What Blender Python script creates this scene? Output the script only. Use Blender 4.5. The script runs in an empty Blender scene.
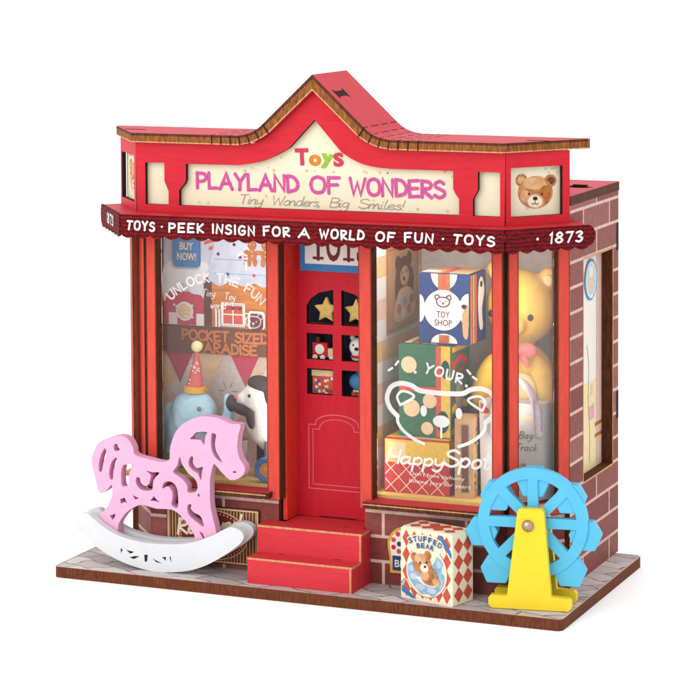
import bpy, bmesh, math, random
from mathutils import Vector, Matrix
from mathutils.geometry import tessellate_polygon
random.seed(7)
S = bpy.context.scene
COL = S.collection
PI = math.pi

# ------------------------------------------------------------------ materials
ALB = 0.68                       # real-world reflectance: the studio light is bright
def lin(c, k=None):
    k = ALB if k is None else k
    r = []
    for v in c:
        v = v / 255.0
        r.append(v / 12.92 if v <= 0.04045 else ((v + 0.055) / 1.055) ** 2.4)
    return (*[v * k for v in r], 1.0)

MATS = {}
def base_mat(name):
    m = bpy.data.materials.new(name); m.use_nodes = True
    nt = m.node_tree; b = nt.nodes['Principled BSDF']
    MATS[name] = m
    return m, nt, b

def N(nt, t, **k):
    n = nt.nodes.new(t)
    for a, v in k.items():
        if a in n.inputs: n.inputs[a].default_value = v
        else: setattr(n, a, v)
    return n

def mix_rgb(nt, fac, a, b, blend='MIX'):
    n = nt.nodes.new('ShaderNodeMix'); n.data_type = 'RGBA'; n.blend_type = blend
    for sock, v in ((n.inputs['Factor'], fac), (n.inputs['A'], a), (n.inputs['B'], b)):
        pass
    ins = {'F': n.inputs[0], 'A': n.inputs[6], 'B': n.inputs[7]}
    for k, v in (('F', fac), ('A', a), ('B', b)):
        if hasattr(v, 'is_linked'): nt.links.new(v, ins[k])
        else: ins[k].default_value = v
    return n.outputs[2]

def paint(name, c, rough=0.5, var=0.07, scale=9.0, bump=0.05, stretch=(1, 1, 1), spec=0.14):
    """painted or printed surface with a little unevenness"""
    m, nt, b = base_mat(name)
    tc = N(nt, 'ShaderNodeTexCoord'); mp = N(nt, 'ShaderNodeMapping')
    mp.inputs['Scale'].default_value = stretch
    nt.links.new(tc.outputs['Object'], mp.inputs['Vector'])
    nz = N(nt, 'ShaderNodeTexNoise', Scale=scale, Detail=5.0, Roughness=0.6)
    nt.links.new(mp.outputs[0], nz.inputs['Vector'])
    l = lin(c)
    dk = tuple(x * (1 - 2.2 * var) for x in l[:3]) + (1,)
    lt = tuple(min(1, x * (1 + var) + 0.004) for x in l[:3]) + (1,)
    cr = N(nt, 'ShaderNodeMapRange'); cr.inputs[1].default_value = 0.3; cr.inputs[2].default_value = 0.7
    nt.links.new(nz.outputs['Fac'], cr.inputs[0])
    nt.links.new(mix_rgb(nt, cr.outputs[0], dk, lt), b.inputs['Base Color'])
    b.inputs['Roughness'].default_value = rough
    b.inputs['Specular IOR Level'].default_value = spec
    if bump:
        bp = N(nt, 'ShaderNodeBump', Strength=bump, Distance=0.03)
        nt.links.new(nz.outputs['Fac'], bp.inputs['Height'])
        nt.links.new(bp.outputs[0], b.inputs['Normal'])
    return m

def ply(name, dark, light, ring=9.0):
    """laser cut plywood edge: scorched, with fine vertical saw marks"""
    m, nt, b = base_mat(name)
    tc = N(nt, 'ShaderNodeTexCoord'); mp = N(nt, 'ShaderNodeMapping')
    mp.inputs['Scale'].default_value = (7, 7, 1.3)
    nt.links.new(tc.outputs['Object'], mp.inputs['Vector'])
    nz = N(nt, 'ShaderNodeTexNoise', Scale=3.0, Detail=8.0, Roughness=0.7)
    nt.links.new(mp.outputs[0], nz.inputs['Vector'])
    cr = N(nt, 'ShaderNodeMapRange'); cr.inputs[1].default_value = 0.34; cr.inputs[2].default_value = 0.66
    nt.links.new(nz.outputs['Fac'], cr.inputs[0])
    nt.links.new(mix_rgb(nt, cr.outputs[0], lin(dark), lin(light)), b.inputs['Base Color'])
    b.inputs['Roughness'].default_value = 0.75; b.inputs['Specular IOR Level'].default_value = 0.15
    bp = N(nt, 'ShaderNodeBump', Strength=0.25, Distance=0.03)
    nt.links.new(nz.outputs['Fac'], bp.inputs['Height']); nt.links.new(bp.outputs[0], b.inputs['Normal'])
    return m

def brick(name):
    """printed brick paper on any upright wall: u runs along the wall, v is height"""
    m, nt, b = base_mat(name)
    g = N(nt, 'ShaderNodeNewGeometry'); tc = N(nt, 'ShaderNodeTexCoord')
    cr = N(nt, 'ShaderNodeVectorMath', operation='CROSS_PRODUCT')
    cr.inputs[0].default_value = (0, 0, 1)
    nt.links.new(g.outputs['True Normal'], cr.inputs[1])
    dt = N(nt, 'ShaderNodeVectorMath', operation='DOT_PRODUCT')
    nt.links.new(tc.outputs['Object'], dt.inputs[0]); nt.links.new(cr.outputs[0], dt.inputs[1])
    sp = N(nt, 'ShaderNodeSeparateXYZ'); nt.links.new(tc.outputs['Object'], sp.inputs[0])
    ad = N(nt, 'ShaderNodeMath', operation='ADD'); ad.inputs[1].default_value = 0.05 + 5.4
    nt.links.new(sp.outputs['Z'], ad.inputs[0])
    cb = N(nt, 'ShaderNodeCombineXYZ')
    a2 = N(nt, 'ShaderNodeMath', operation='ADD'); a2.inputs[1].default_value = 19.0 - 2.41
    nt.links.new(dt.outputs['Value'], a2.inputs[0]); nt.links.new(a2.outputs[0], cb.inputs[0]); nt.links.new(ad.outputs[0], cb.inputs[1])
    br = N(nt, 'ShaderNodeTexBrick')
    br.inputs['Scale'].default_value = 1.0
    br.inputs['Color1'].default_value = lin((134, 64, 58)); br.inputs['Color2'].default_value = lin((164, 98, 90))
    br.inputs['Mortar'].default_value = lin((228, 194, 178))
    br.inputs['Brick Width'].default_value = 1.9; br.inputs['Row Height'].default_value = 0.54
    br.inputs['Mortar Size'].default_value = 0.038; br.inputs['Mortar Smooth'].default_value = 0.25
    br.inputs['Bias'].default_value = -0.1
    nt.links.new(cb.outputs[0], br.inputs['Vector'])
    nz = N(nt, 'ShaderNodeTexNoise', Scale=6.0, Detail=8.0, Roughness=0.75)
    nt.links.new(cb.outputs[0], nz.inputs['Vector'])
    mr = N(nt, 'ShaderNodeMapRange'); mr.inputs[1].default_value = 0.3; mr.inputs[2].default_value = 0.7
    mr.inputs[3].default_value = 0.7; mr.inputs[4].default_value = 1.22
    nt.links.new(nz.outputs['Fac'], mr.inputs[0])
    cbc = N(nt, 'ShaderNodeCombineColor')
    for i in range(3): nt.links.new(mr.outputs[0], cbc.inputs[i])
    nt.links.new(mix_rgb(nt, 1.0, br.outputs['Color'], cbc.outputs[0], 'MULTIPLY'), b.inputs['Base Color'])
    b.inputs['Roughness'].default_value = 0.6; b.inputs['Specular IOR Level'].default_value = 0.15
    bp = N(nt, 'ShaderNodeBump', Strength=0.15, Distance=0.02)
    nt.links.new(nz.outputs['Fac'], bp.inputs['Height']); nt.links.new(bp.outputs[0], b.inputs['Normal'])
    return m

def cobble(name):
    m, nt, b = base_mat(name)
    tc = N(nt, 'ShaderNodeTexCoord'); mp = N(nt, 'ShaderNodeMapping')
    mp.inputs['Scale'].default_value = (1.05, 1.75, 0.0); mp.inputs['Rotation'].default_value = (0, 0, 0.6)
    nt.links.new(tc.outputs['Object'], mp.inputs['Vector'])
    nz = N(nt, 'ShaderNodeTexNoise', Scale=0.9, Detail=1.0)
    nt.links.new(mp.outputs[0], nz.inputs['Vector'])
    vm = N(nt, 'ShaderNodeVectorMath', operation='MULTIPLY_ADD')
    vm.inputs[1].default_value = (0.9, 0.9, 0)
    nt.links.new(nz.outputs['Color'], vm.inputs[0]); nt.links.new(mp.outputs[0], vm.inputs[2])
    bk = N(nt, 'ShaderNodeTexBrick', Scale=1.0)
    bk.inputs['Color1'].default_value = lin((188, 174, 175)); bk.inputs['Color2'].default_value = lin((230, 220, 218)); bk.inputs['Mortar'].default_value = lin((84, 66, 70))
    bk.inputs['Brick Width'].default_value = 1.0; bk.inputs['Row Height'].default_value = 0.78
    bk.inputs['Mortar Size'].default_value = 0.022; bk.inputs['Mortar Smooth'].default_value = 0.3
    nt.links.new(vm.outputs[0], bk.inputs['Vector'])
    n2 = N(nt, 'ShaderNodeTexNoise', Scale=7.0, Detail=8.0, Roughness=0.75)
    nt.links.new(mp.outputs[0], n2.inputs['Vector'])
    mr = N(nt, 'ShaderNodeMapRange'); mr.inputs[1].default_value = 0.3; mr.inputs[2].default_value = 0.62
    nt.links.new(n2.outputs['Fac'], mr.inputs[0])
    mr.inputs[3].default_value = 0.8; mr.inputs[4].default_value = 1.06
    cbc = N(nt, 'ShaderNodeCombineColor')
    for i in range(3): nt.links.new(mr.outputs[0], cbc.inputs[i])
    nt.links.new(mix_rgb(nt, 1.0, bk.outputs['Color'], cbc.outputs[0], 'MULTIPLY'), b.inputs['Base Color'])
    b.inputs['Specular IOR Level'].default_value = 0.15
    b.inputs['Roughness'].default_value = 0.6
    return m

def knit(name):
    """dark red ribbed fabric print with raised rows"""
    m, nt, b = base_mat(name)
    tc = N(nt, 'ShaderNodeTexCoord')
    w = N(nt, 'ShaderNodeTexWave', Scale=3.6, Distortion=5.0, Detail=2.0)
    w.bands_direction = 'Z'; w.inputs['Detail Scale'].default_value = 3.2
    nt.links.new(tc.outputs['Object'], w.inputs['Vector'])
    nt.links.new(mix_rgb(nt, w.outputs['Fac'], lin((74, 8, 12)), lin((134, 20, 28))), b.inputs['Base Color'])
    b.inputs['Roughness'].default_value = 0.75; b.inputs['Specular IOR Level'].default_value = 0.1
    bp = N(nt, 'ShaderNodeBump', Strength=0.5, Distance=0.03)
    nt.links.new(w.outputs['Fac'], bp.inputs['Height']); nt.links.new(bp.outputs[0], b.inputs['Normal'])
    return m

def glassy(name, tint=(1, 1, 1), milk=0.05):
    m, nt, b = base_mat(name)
    nt.nodes.remove(b)
    out = nt.nodes['Material Output']
    tr = N(nt, 'ShaderNodeBsdfTransparent'); tr.inputs[0].default_value = (*tint, 1)
    gl = N(nt, 'ShaderNodeBsdfGlossy', Roughness=0.04)
    df = N(nt, 'ShaderNodeBsdfDiffuse'); df.inputs[0].default_value = (0.8, 0.8, 0.8, 1)
    fr = N(nt, 'ShaderNodeFresnel', IOR=1.22)
    m1 = N(nt, 'ShaderNodeMixShader'); m2 = N(nt, 'ShaderNodeMixShader')
    nz = N(nt, 'ShaderNodeTexNoise', Scale=1.1, Detail=3.0); tc = N(nt, 'ShaderNodeTexCoord')
    nt.links.new(tc.outputs['Object'], nz.inputs['Vector'])
    mr = N(nt, 'ShaderNodeMapRange'); mr.inputs[3].default_value = milk * 0.6; mr.inputs[4].default_value = milk * 1.4
    nt.links.new(nz.outputs['Fac'], mr.inputs[0])
    nt.links.new(mr.outputs[0], m1.inputs[0]); nt.links.new(tr.outputs[0], m1.inputs[1]); nt.links.new(df.outputs[0], m1.inputs[2])
    nt.links.new(fr.outputs[0], m2.inputs[0]); nt.links.new(m1.outputs[0], m2.inputs[1]); nt.links.new(gl.outputs[0], m2.inputs[2])
    nt.links.new(m2.outputs[0], out.inputs['Surface'])
    return m

def metal(name, c, rough=0.3):
    m, nt, b = base_mat(name)
    nz = N(nt, 'ShaderNodeTexNoise', Scale=20.0)
    mr = N(nt, 'ShaderNodeMapRange'); mr.inputs[3].default_value = rough * 0.7; mr.inputs[4].default_value = rough * 1.4
    nt.links.new(nz.outputs['Fac'], mr.inputs[0]); nt.links.new(mr.outputs[0], b.inputs['Roughness'])
    b.inputs['Base Color'].default_value = lin(c); b.inputs['Metallic'].default_value = 1.0
    return m

grain = (0.35, 1.0, 2.6)
paint('red', (216, 34, 50), 0.5, 0.05, 5.0, 0.07, grain)
paint('red_roof', (218, 56, 72), 0.55, 0.05, 5.0, 0.07, (0.5, 2.0, 1))
paint('red_step', (224, 56, 66), 0.5, 0.04, 5.0, 0.05, grain)
paint('red_post', (226, 78, 64), 0.5, 0.06, 5.0, 0.07, (2.6, 2.6, 0.35))
paint('red_door', (205, 22, 44), 0.45, 0.04, 5.0, 0.05, (2.6, 1, 0.4))
paint('red_reveal', (238, 62, 48), 0.5, 0.05, 5.0, 0.05)
paint('cream', (253, 240, 210), 0.6, 0.02, 3.0, 0.02)
paint('paper_white', (246, 240, 232), 0.6, 0.02, 4.0, 0.0)
paint('white', (244, 243, 240), 0.5, 0.02, 4.0, 0.0)
paint('ink_pink', (222, 96, 168), 0.6, 0.14, 26.0, 0.0)
paint('ink_script', (176, 166, 146), 0.6, 0.05)
paint('ink_dark', (60, 42, 44), 0.6, 0.04)
paint('ink_black', (36, 30, 32), 0.5, 0.04)
paint('oxblood', (138, 44, 36), 0.6, 0.06)
paint('gilt', (206, 158, 104), 0.6, 0.06)
paint('ink_maroon', (120, 44, 54), 0.6, 0.05)
paint('pinkline', (238, 108, 118), 0.5, 0.03)
paint('crimson', (214, 66, 92), 0.6, 0.08)
paint('orange', (230, 140, 52), 0.6, 0.08)
paint('lime', (160, 200, 60), 0.6, 0.08)
paint('scarlet', (206, 42, 50), 0.55, 0.06)
paint('brickred', (220, 92, 70), 0.6, 0.10, 20.0)
paint('navy', (38, 66, 122), 0.5, 0.08)
paint('midblue', (66, 128, 188), 0.5, 0.06)
paint('skyblue', (150, 196, 226), 0.6, 0.14, 7.0, 0.0)
paint('paleblue', (206, 212, 226), 0.6, 0.08, 3.0, 0.0)
paint('snow', (236, 236, 240), 0.6, 0.04, 3.0, 0.0)
paint('green', (62, 112, 84), 0.5, 0.10)
paint('darkgreen', (40, 76, 60), 0.5, 0.10)
paint('badge_blue', (92, 158, 212), 0.6, 0.05)
paint('pale_aqua', (196, 224, 240), 0.6, 0.05)
paint('blush', (240, 178, 186), 0.6, 0.05)
paint('coral', (222, 104, 98), 0.6, 0.06)
paint('panel_cream', (253, 244, 234), 0.6, 0.02)
paint('bag_paper', (212, 202, 196), 0.6, 0.03)
paint('beam_brown', (128, 78, 54), 0.6, 0.1, 5.0, 0.03, (0.5, 1, 4))
paint('night', (30, 32, 54), 0.6, 0.1)
paint('beam_ink', (226, 130, 66), 0.6, 0.06)
paint('butter', (252, 232, 178), 0.6, 0.04)
paint('yellow', (244, 196, 78), 0.5, 0.07)
paint('gold', (236, 172, 60), 0.5, 0.08)
paint('peach', (246, 210, 164), 0.6, 0.06)
paint('beige', (232, 206, 188), 0.6, 0.06)
paint('greige', (226, 212, 202), 0.6, 0.07)
paint('tan', (214, 166, 112), 0.6, 0.08)
paint('ginger', (196, 116, 52), 0.6, 0.14, 9.0)
paint('plank', (216, 132, 58), 0.6, 0.14, 4.0, 0.03, (0.5, 1, 5))
paint('choco', (104, 58, 40), 0.6, 0.12, 6.0, 0.03, (0.5, 1, 4))
paint('bear_brown', (214, 142, 88), 0.7, 0.24, 8.0, 0.0)
paint('bear_light', (236, 184, 134), 0.7, 0.16, 8.0, 0.0)
paint('bear_dark', (120, 70, 48), 0.7, 0.16, 11.0, 0.0)
paint('cobalt_cap', (46, 92, 160), 0.5, 0.06)
paint('mauve', (200, 180, 184), 0.6, 0.08)
paint('rose', (244, 112, 116), 0.6, 0.08)
paint('burn', (46, 22, 18), 0.8, 0.12)
paint('scorch', (140, 58, 36), 0.7, 0.2, 14.0)
paint('interior', (178, 120, 84), 0.6, 0.07, 5.0, 0.03)
paint('stripe_warm', (242, 196, 142), 0.6, 0.05)
paint('stripe_pink', (240, 200, 186), 0.6, 0.05)
paint('stripe_white', (240, 234, 228), 0.6, 0.03)
paint('plush', (250, 198, 74), 0.6, 0.05, 6.0, 0.05)
paint('plush_light', (252, 218, 150), 0.6, 0.05, 6.0, 0.05)
paint('toy_blue', (186, 224, 240), 0.5, 0.06)
paint('toy_white', (240, 232, 226), 0.55, 0.05)
paint('toy_black', (58, 42, 42), 0.6, 0.08)
paint('toy_grey', (150, 138, 134), 0.6, 0.08)
paint('star_gold', (240, 200, 118), 0.5, 0.10)
paint('horse_pink', (250, 184, 218), 0.5, 0.03, 4.0, 0.04)
paint('rocker_white', (232, 234, 237), 0.5, 0.015, 4.0, 0.03)
paint('wheel_blue', (96, 198, 238), 0.45, 0.02, 4.0, 0.04)
paint('stand_yellow', (255, 224, 52), 0.45, 0.012, 3.0, 0.03)
paint('floor_print', (244, 206, 120), 0.6, 0.05)
gm, gnt, gb = base_mat('ground')
gnz = N(gnt, 'ShaderNodeTexNoise', Scale=0.05); gb.inputs['Roughness'].default_value = 0.9; gb.inputs['Specular IOR Level'].default_value = 0.0
gnt.links.new(mix_rgb(gnt, gnz.outputs['Fac'], (.92, .92, .92, 1), (.94, .94, .94, 1)), gb.inputs['Base Color'])
ply('ply_edge', (62, 30, 18), (112, 62, 36))
ply('ply_roof', (92, 48, 20), (182, 112, 54))
ply('ply_base', (86, 40, 22), (130, 70, 42))
ply('ply_light', (196, 132, 84), (232, 182, 132))
brick('brick'); cobble('cobble'); knit('knit')
glassy('glass', (0.98, 0.98, 0.98), 0.02)
glassy('glass_milky', (0.99, 0.98, 0.97), 0.07)
def film(name, c, cover):
    m, nt, b = base_mat(name); b.inputs['Base Color'].default_value = lin(c); b.inputs['Roughness'].default_value = 0.6
    tr = N(nt, 'ShaderNodeBsdfTransparent'); mx = N(nt, 'ShaderNodeMixShader'); nz = N(nt, 'ShaderNodeTexNoise', Scale=3.0, Detail=4.0)
    mr = N(nt, 'ShaderNodeMapRange'); mr.inputs[1].default_value = .3; mr.inputs[2].default_value = .7; mr.inputs[3].default_value = cover - .12; mr.inputs[4].default_value = cover + .12
    nt.links.new(nz.outputs['Fac'], mr.inputs[0]); nt.links.new(mr.outputs[0], mx.inputs[0]); nt.links.new(tr.outputs[0], mx.inputs[1]); nt.links.new(b.outputs[0], mx.inputs[2])
    nt.links.new(mx.outputs[0], nt.nodes['Material Output'].inputs['Surface'])
film('glass_ink', (252, 252, 250), 0.8)
film('glass_thin', (252, 252, 250), 0.66)
metal('bolt', (190, 168, 150), 0.28)

# ------------------------------------------------------------------ mesh builder
class Frame:
    def __init__(s, o, u=(1, 0, 0), v=(0, 0, 1)):
        s.o = Vector(o); s.u = Vector(u).normalized(); s.v = Vector(v).normalized(); s.n = s.u.cross(s.v)
    def p(s, a, b, c=0.0): return s.o + s.u * a + s.v * b + s.n * c
    def moved(s, a, b, c=0.0): return Frame(s.p(a, b, c), s.u, s.v)
FRONT = lambda y: Frame((0, y, 0), (1, 0, 0), (0, 0, 1))      # n = -y, towards the viewer

def area2(pts): return sum(pts[i][0] * pts[(i + 1) % len(pts)][1] - pts[(i + 1) % len(pts)][0] * pts[i][1] for i in range(len(pts)))
def ccw(pts): return list(pts) if area2(pts) > 0 else list(reversed(pts))
def rect(x0, z0, x1, z1): return [(x0, z0), (x1, z0), (x1, z1), (x0, z1)]
def ell(cx, cy, rx, ry=None, n=28, a0=0.0):
    ry = rx if ry is None else ry
    return [(cx + rx * math.cos(a0 + 2 * PI * i / n), cy + ry * math.sin(a0 + 2 * PI * i / n)) for i in range(n)]
def rrect(x0, z0, x1, z1, r, k=5):
    out = []
    for cx, cy, a in ((x1 - r, z0 + r, -90), (x1 - r, z1 - r, 0), (x0 + r, z1 - r, 90), (x0 + r, z0 + r, 180)):
        for i in range(k + 1):
            t = math.radians(a + 90 * i / k); out.append((cx + r * math.cos(t), cy + r * math.sin(t)))
    return out
def smooth(pts, k=4, closed=True):
    n = len(pts); out = []
    rng = range(n) if closed else range(n - 1)
    for i in rng:
        g = (lambda j: pts[j % n]) if closed else (lambda j: pts[max(0, min(n - 1, j))])
        p0, p1, p2, p3 = g(i - 1), g(i), g(i + 1), g(i + 2)
        for s in range(k):
            t = s / k
            out.append(tuple(0.5 * (2 * p1[d] + (p2[d] - p0[d]) * t + (2 * p0[d] - 5 * p1[d] + 4 * p2[d] - p3[d]) * t * t
                             + (3 * p1[d] - p0[d] - 3 * p2[d] + p3[d]) * t ** 3) for d in range(len(p1))))
    if not closed: out.append(tuple(pts[-1]))
    return out

class MB:
    def __init__(s): s.V = []; s.F = []; s.M = []; s.mats = []; s.lay = 0; s.S = []
    def mi(s, m):
        if m not in s.mats: s.mats.append(m)
        return s.mats.index(m)
    def face(s, pts, m, sm=False):
        b = len(s.V); s.V += [Vector(p) for p in pts]; s.F.append(tuple(range(b, b + len(pts)))); s.M.append(s.mi(m)); s.S.append(sm)
    def mesh(s, vs, fs, m, sm=False):
        b = len(s.V); s.V += [Vector(v) for v in vs]; k = s.mi(m)
        for f in fs: s.F.append(tuple(b + i for i in f)); s.M.append(k); s.S.append(sm)
    def flat(s, fr, out, m, h=0.0, holes=()):
        loops = [ccw(out)] + [list(reversed(ccw(x))) for x in holes]
        vs = [p for l in loops for p in l]
        tris = tessellate_polygon([[Vector((a, b, 0)) for a, b in l] for l in loops])
        fs = []
        for t in tris:
            a, b, c = (vs[i] for i in t)
            cr = (b[0] - a[0]) * (c[1] - a[1]) - (b[1] - a[1]) * (c[0] - a[0])
            if abs(cr) < 1e-9: continue
            fs.append(t if cr > 0 else (t[0], t[2], t[1]))
        s.mesh([fr.p(a, b, h) for a, b in vs], fs, m)
    def prism(s, fr, out, d, mf, ms=None, mb=None, holes=(), h=0.0, mhole=None):
        """outline extruded from height h (front) back by d, with through holes"""
        ms = ms or mf; mb = mb or mf
        s.flat(fr, out, mf, h, holes)
        back = Frame(fr.p(0, 0, h - d), -fr.u, fr.v)
        s.flat(back, [(-a, b) for a, b in out], mb, 0.0, [[(-a, b) for a, b in x] for x in holes])
        for j, l in enumerate([ccw(out)] + [list(reversed(ccw(x))) for x in holes]):
            mm = ms if j == 0 else (mhole or ms)
            n = len(l)
            vs = [fr.p(a, b, h) for a, b in l] + [fr.p(a, b, h - d) for a, b in l]
            s.mesh(vs, [(i, n + i, n + (i + 1) % n, (i + 1) % n) for i in range(n)], mm)
    def box(s, x0, y0, z0, x1, y1, z1, m, ms=None, mt=None):
        fr = FRONT(y0); s.prism(fr, rect(x0, z0, x1, z1), y1 - y0, m, ms or m)
        if mt: s.face([(x0, y0, z1 + .002), (x1, y0, z1 + .002), (x1, y1, z1 + .002), (x0, y1, z1 + .002)], mt)
    # flat printed marks, each a hair above the last one
    def mark(s, fr, out, m, h=None, holes=()):
        s.lay += 1
        s.flat(fr, out, m, (0.004 + 0.0006 * s.lay) if h is None else h, holes)
    def stroke(s, fr, pts, w, m, h, closed=False):
        P = [Vector(p) for p in pts]
        P = [p for i, p in enumerate(P) if i == 0 or (p - P[i - 1]).length > 1e-5]
        if closed and (P[0] - P[-1]).length < 1e-5: P.pop()
        n = len(P)
        if n < 2:
            s.flat(fr, ell(P[0][0], P[0][1], w / 2, n=10), m, h); return
        L = []; R = []
        for i in range(n):
            a = P[i - 1] if (i > 0 or closed) else None; b = P[(i + 1) % n] if (i < n - 1 or closed) else None
            d1 = (P[i] - a).normalized() if a is not None else None; d2 = (b - P[i]).normalized() if b is not None else None
            d1 = d1 if d1 is not None else d2; d2 = d2 if d2 is not None else d1
            t = d1 + d2
            t = t.normalized() if t.length > 1e-3 else d1
            nn = Vector((-t[1], t[0])); k = 1 / max(0.55, abs(nn.dot(Vector((-d1[1], d1[0])))))
            L.append(P[i] + nn * w / 2 * k); R.append(P[i] - nn * w / 2 * k)
        m_ = n if closed else n - 1
        for i in range(m_):                       # every piece a hair above the last: no coplanar overlaps
            j = (i + 1) % n; k = h + .0002 * i
            s.mesh([fr.p(*R[i][:2], k), fr.p(*R[j][:2], k), fr.p(*L[j][:2], k), fr.p(*L[i][:2], k)], [(0, 1, 2, 3)], m)
        if not closed:
            for e, d, k in ((0, P[0] - P[1], h - .0002), (n - 1, P[-1] - P[-2], h + .0002 * n)):
                a = math.atan2(d[1], d[0]); c = P[e]
                arc = [(c[0] + w / 2 * math.cos(a - PI / 2 + PI * i / 5), c[1] + w / 2 * math.sin(a - PI / 2 + PI * i / 5)) for i in range(6)]
                s.mesh([fr.p(x, y, k) for x, y in arc], [tuple(range(6))], m)
    def line(s, fr, pts, w, m, h=None, closed=False):
        s.lay += 1
        s.stroke(fr, pts, w, m, (0.004 + 0.0006 * s.lay) if h is None else h, closed)
    def cyl(s, a, b, r, m, n=20, r2=None, sm=True):
        a = Vector(a); b = Vector(b); d = (b - a).normalized(); r2 = r if r2 is None else r2
        x = d.orthogonal().normalized(); y = d.cross(x)
        vs = [a + (x * math.cos(2 * PI * i / n) + y * math.sin(2 * PI * i / n)) * r for i in range(n)]
        vs += [b + (x * math.cos(2 * PI * i / n) + y * math.sin(2 * PI * i / n)) * r2 for i in range(n)]
        s.mesh(vs, [(i, (i + 1) % n, n + (i + 1) % n, n + i) for i in range(n)], m, sm)
        s.mesh(vs[:n], [tuple(reversed(range(n)))], m); s.mesh(vs[n:], [tuple(range(n))], m)
    def ball(s, c, r, m, rot=None, nu=20, nv=12):
        c = Vector(c); r = (r, r, r) if not hasattr(r, '__len__') else r
        R = rot or Matrix.Identity(3); vs = []; fs = []
        for j in range(nv + 1):
            t = PI * j / nv
            for i in range(nu):
                f = 2 * PI * i / nu
                vs.append(c + R @ Vector((r[0] * math.sin(t) * math.cos(f), r[1] * math.sin(t) * math.sin(f), r[2] * math.cos(t))))
        for j in range(nv):
            for i in range(nu):
                fs.append((j * nu + i, (j + 1) * nu + i, (j + 1) * nu + (i + 1) % nu, j * nu + (i + 1) % nu))
        s.mesh(vs, fs, m, True)
    def tube(s, pts, r, m, n=12):
        P = [Vector(p) for p in pts]; rr = r if hasattr(r, '__len__') else [r] * len(P)
        vs = []; fs = []; x = None
        for i, p in enumerate(P):
            d = (P[min(i + 1, len(P) - 1)] - P[max(0, i - 1)]).normalized()
            x = (x - d * x.dot(d)).normalized() if x is not None else d.orthogonal().normalized()
            y = d.cross(x)
            vs += [p + (x * math.cos(2 * PI * k / n) + y * math.sin(2 * PI * k / n)) * rr[i] for k in range(n)]
        for i in range(len(P) - 1):
            fs += [(i * n + k, i * n + (k + 1) % n, (i + 1) * n + (k + 1) % n, (i + 1) * n + k) for k in range(n)]
        s.mesh(vs, fs, m, True)
        s.mesh(vs[:n], [tuple(reversed(range(n)))], m); s.mesh(vs[-n:], [tuple(range(n))], m)
    def text(s, fr, t, x, z, hgt, m, h=0.01, shear=0.0, bold=0.0, width=None, rot=0.0, align='CENTER', gap=1.0):
        cu = bpy.data.curves.new('lettering', 'FONT'); cu.body = t; cu.size = 1.0; cu.shear = shear; cu.offset = bold
        cu.align_x = 'LEFT'; cu.resolution_u = 3; cu.space_character = gap
        o = bpy.data.objects.new('lettering', cu); COL.objects.link(o)
        dg = bpy.context.evaluated_depsgraph_get(); dg.update(); e = o.evaluated_get(dg); me = e.to_mesh()
        vs = [v.co.copy() for v in me.vertices]; fs = [tuple(p.vertices) for p in me.polygons]
        e.to_mesh_clear(); bpy.data.objects.remove(o); bpy.data.curves.remove(cu)
        if not vs: return
        x0 = min(v.x for v in vs); x1 = max(v.x for v in vs)
        k = hgt / 0.72; kx = k if width is None else width / (x1 - x0)
        off = {'CENTER': (x0 + x1) / 2, 'LEFT': x0}[align]
        c, sn = math.cos(rot), math.sin(rot); q = []
        for v in vs:
            a, b = (v.x - off) * kx, v.y * k
            q.append(fr.p(x + a * c - b * sn, z + a * sn + b * c, h))
        s.mesh(q, fs, m)
    def build(s, name, parent=None, bevel=0.0, loc=None):
        me = bpy.data.meshes.new(name)
        me.from_pydata([tuple(v) for v in s.V], [], s.F)
        for m in s.mats: me.materials.append(MATS[m])
        for p, k, sm in zip(me.polygons, s.M, s.S): p.material_index = k; p.use_smooth = sm
        me.update()
        o = bpy.data.objects.new(name, me); COL.objects.link(o)
        if parent is not None:
            o.parent = parent
            o.matrix_parent_inverse = Matrix.Translation(parent.location).inverted() if parent.get('origin') else Matrix.Identity(4)
        if loc is not None:                       # move the origin to the thing's base
            v = Vector(loc); me.transform(Matrix.Translation(-v)); o.location = v
        if bevel:
            bm = bmesh.new(); bm.from_mesh(me); bmesh.ops.remove_doubles(bm, verts=bm.verts, dist=1e-4); bm.to_mesh(me); bm.free()
            md = o.modifiers.new('edge', 'BEVEL'); md.width = bevel; md.segments = 2; md.limit_method = 'ANGLE'; md.angle_limit = 0.6
        return o

def thing(name, label, cat, loc, group=None):
    o = bpy.data.objects.new(name, None); COL.objects.link(o); o.location = loc; o.empty_display_size = 0.3
    o['label'] = label; o['category'] = cat; o['origin'] = 1
    if group: o['group'] = group
    return o
def tag(o, label, cat, group=None):
    o['label'] = label; o['category'] = cat
    if group: o['group'] = group
    return o

def blob(name, balls, m, parent=None, voxel=0.05, iters=6):
    """one continuous soft body grown from overlapping ellipsoids"""
    b = MB()
    for c, r, *rot in balls: b.ball(c, r, m, rot[0] if rot else None)
    o = b.build(name)
    md = o.modifiers.new('skin', 'REMESH'); md.mode = 'VOXEL'; md.voxel_size = voxel
    sm = o.modifiers.new('soft', 'SMOOTH'); sm.iterations = iters; sm.factor = 0.5
    dg = bpy.context.evaluated_depsgraph_get(); dg.update()
    me = bpy.data.meshes.new_from_object(o.evaluated_get(dg)); o.modifiers.clear()
    me.name = name
    if not me.materials: me.materials.append(MATS[m])
    for p in me.polygons: p.use_smooth = True; p.material_index = 0
    o.data = me
    if parent is not None:
        o.parent = parent; o.matrix_parent_inverse = Matrix.Translation(parent.location).inverted()
    return o

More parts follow.
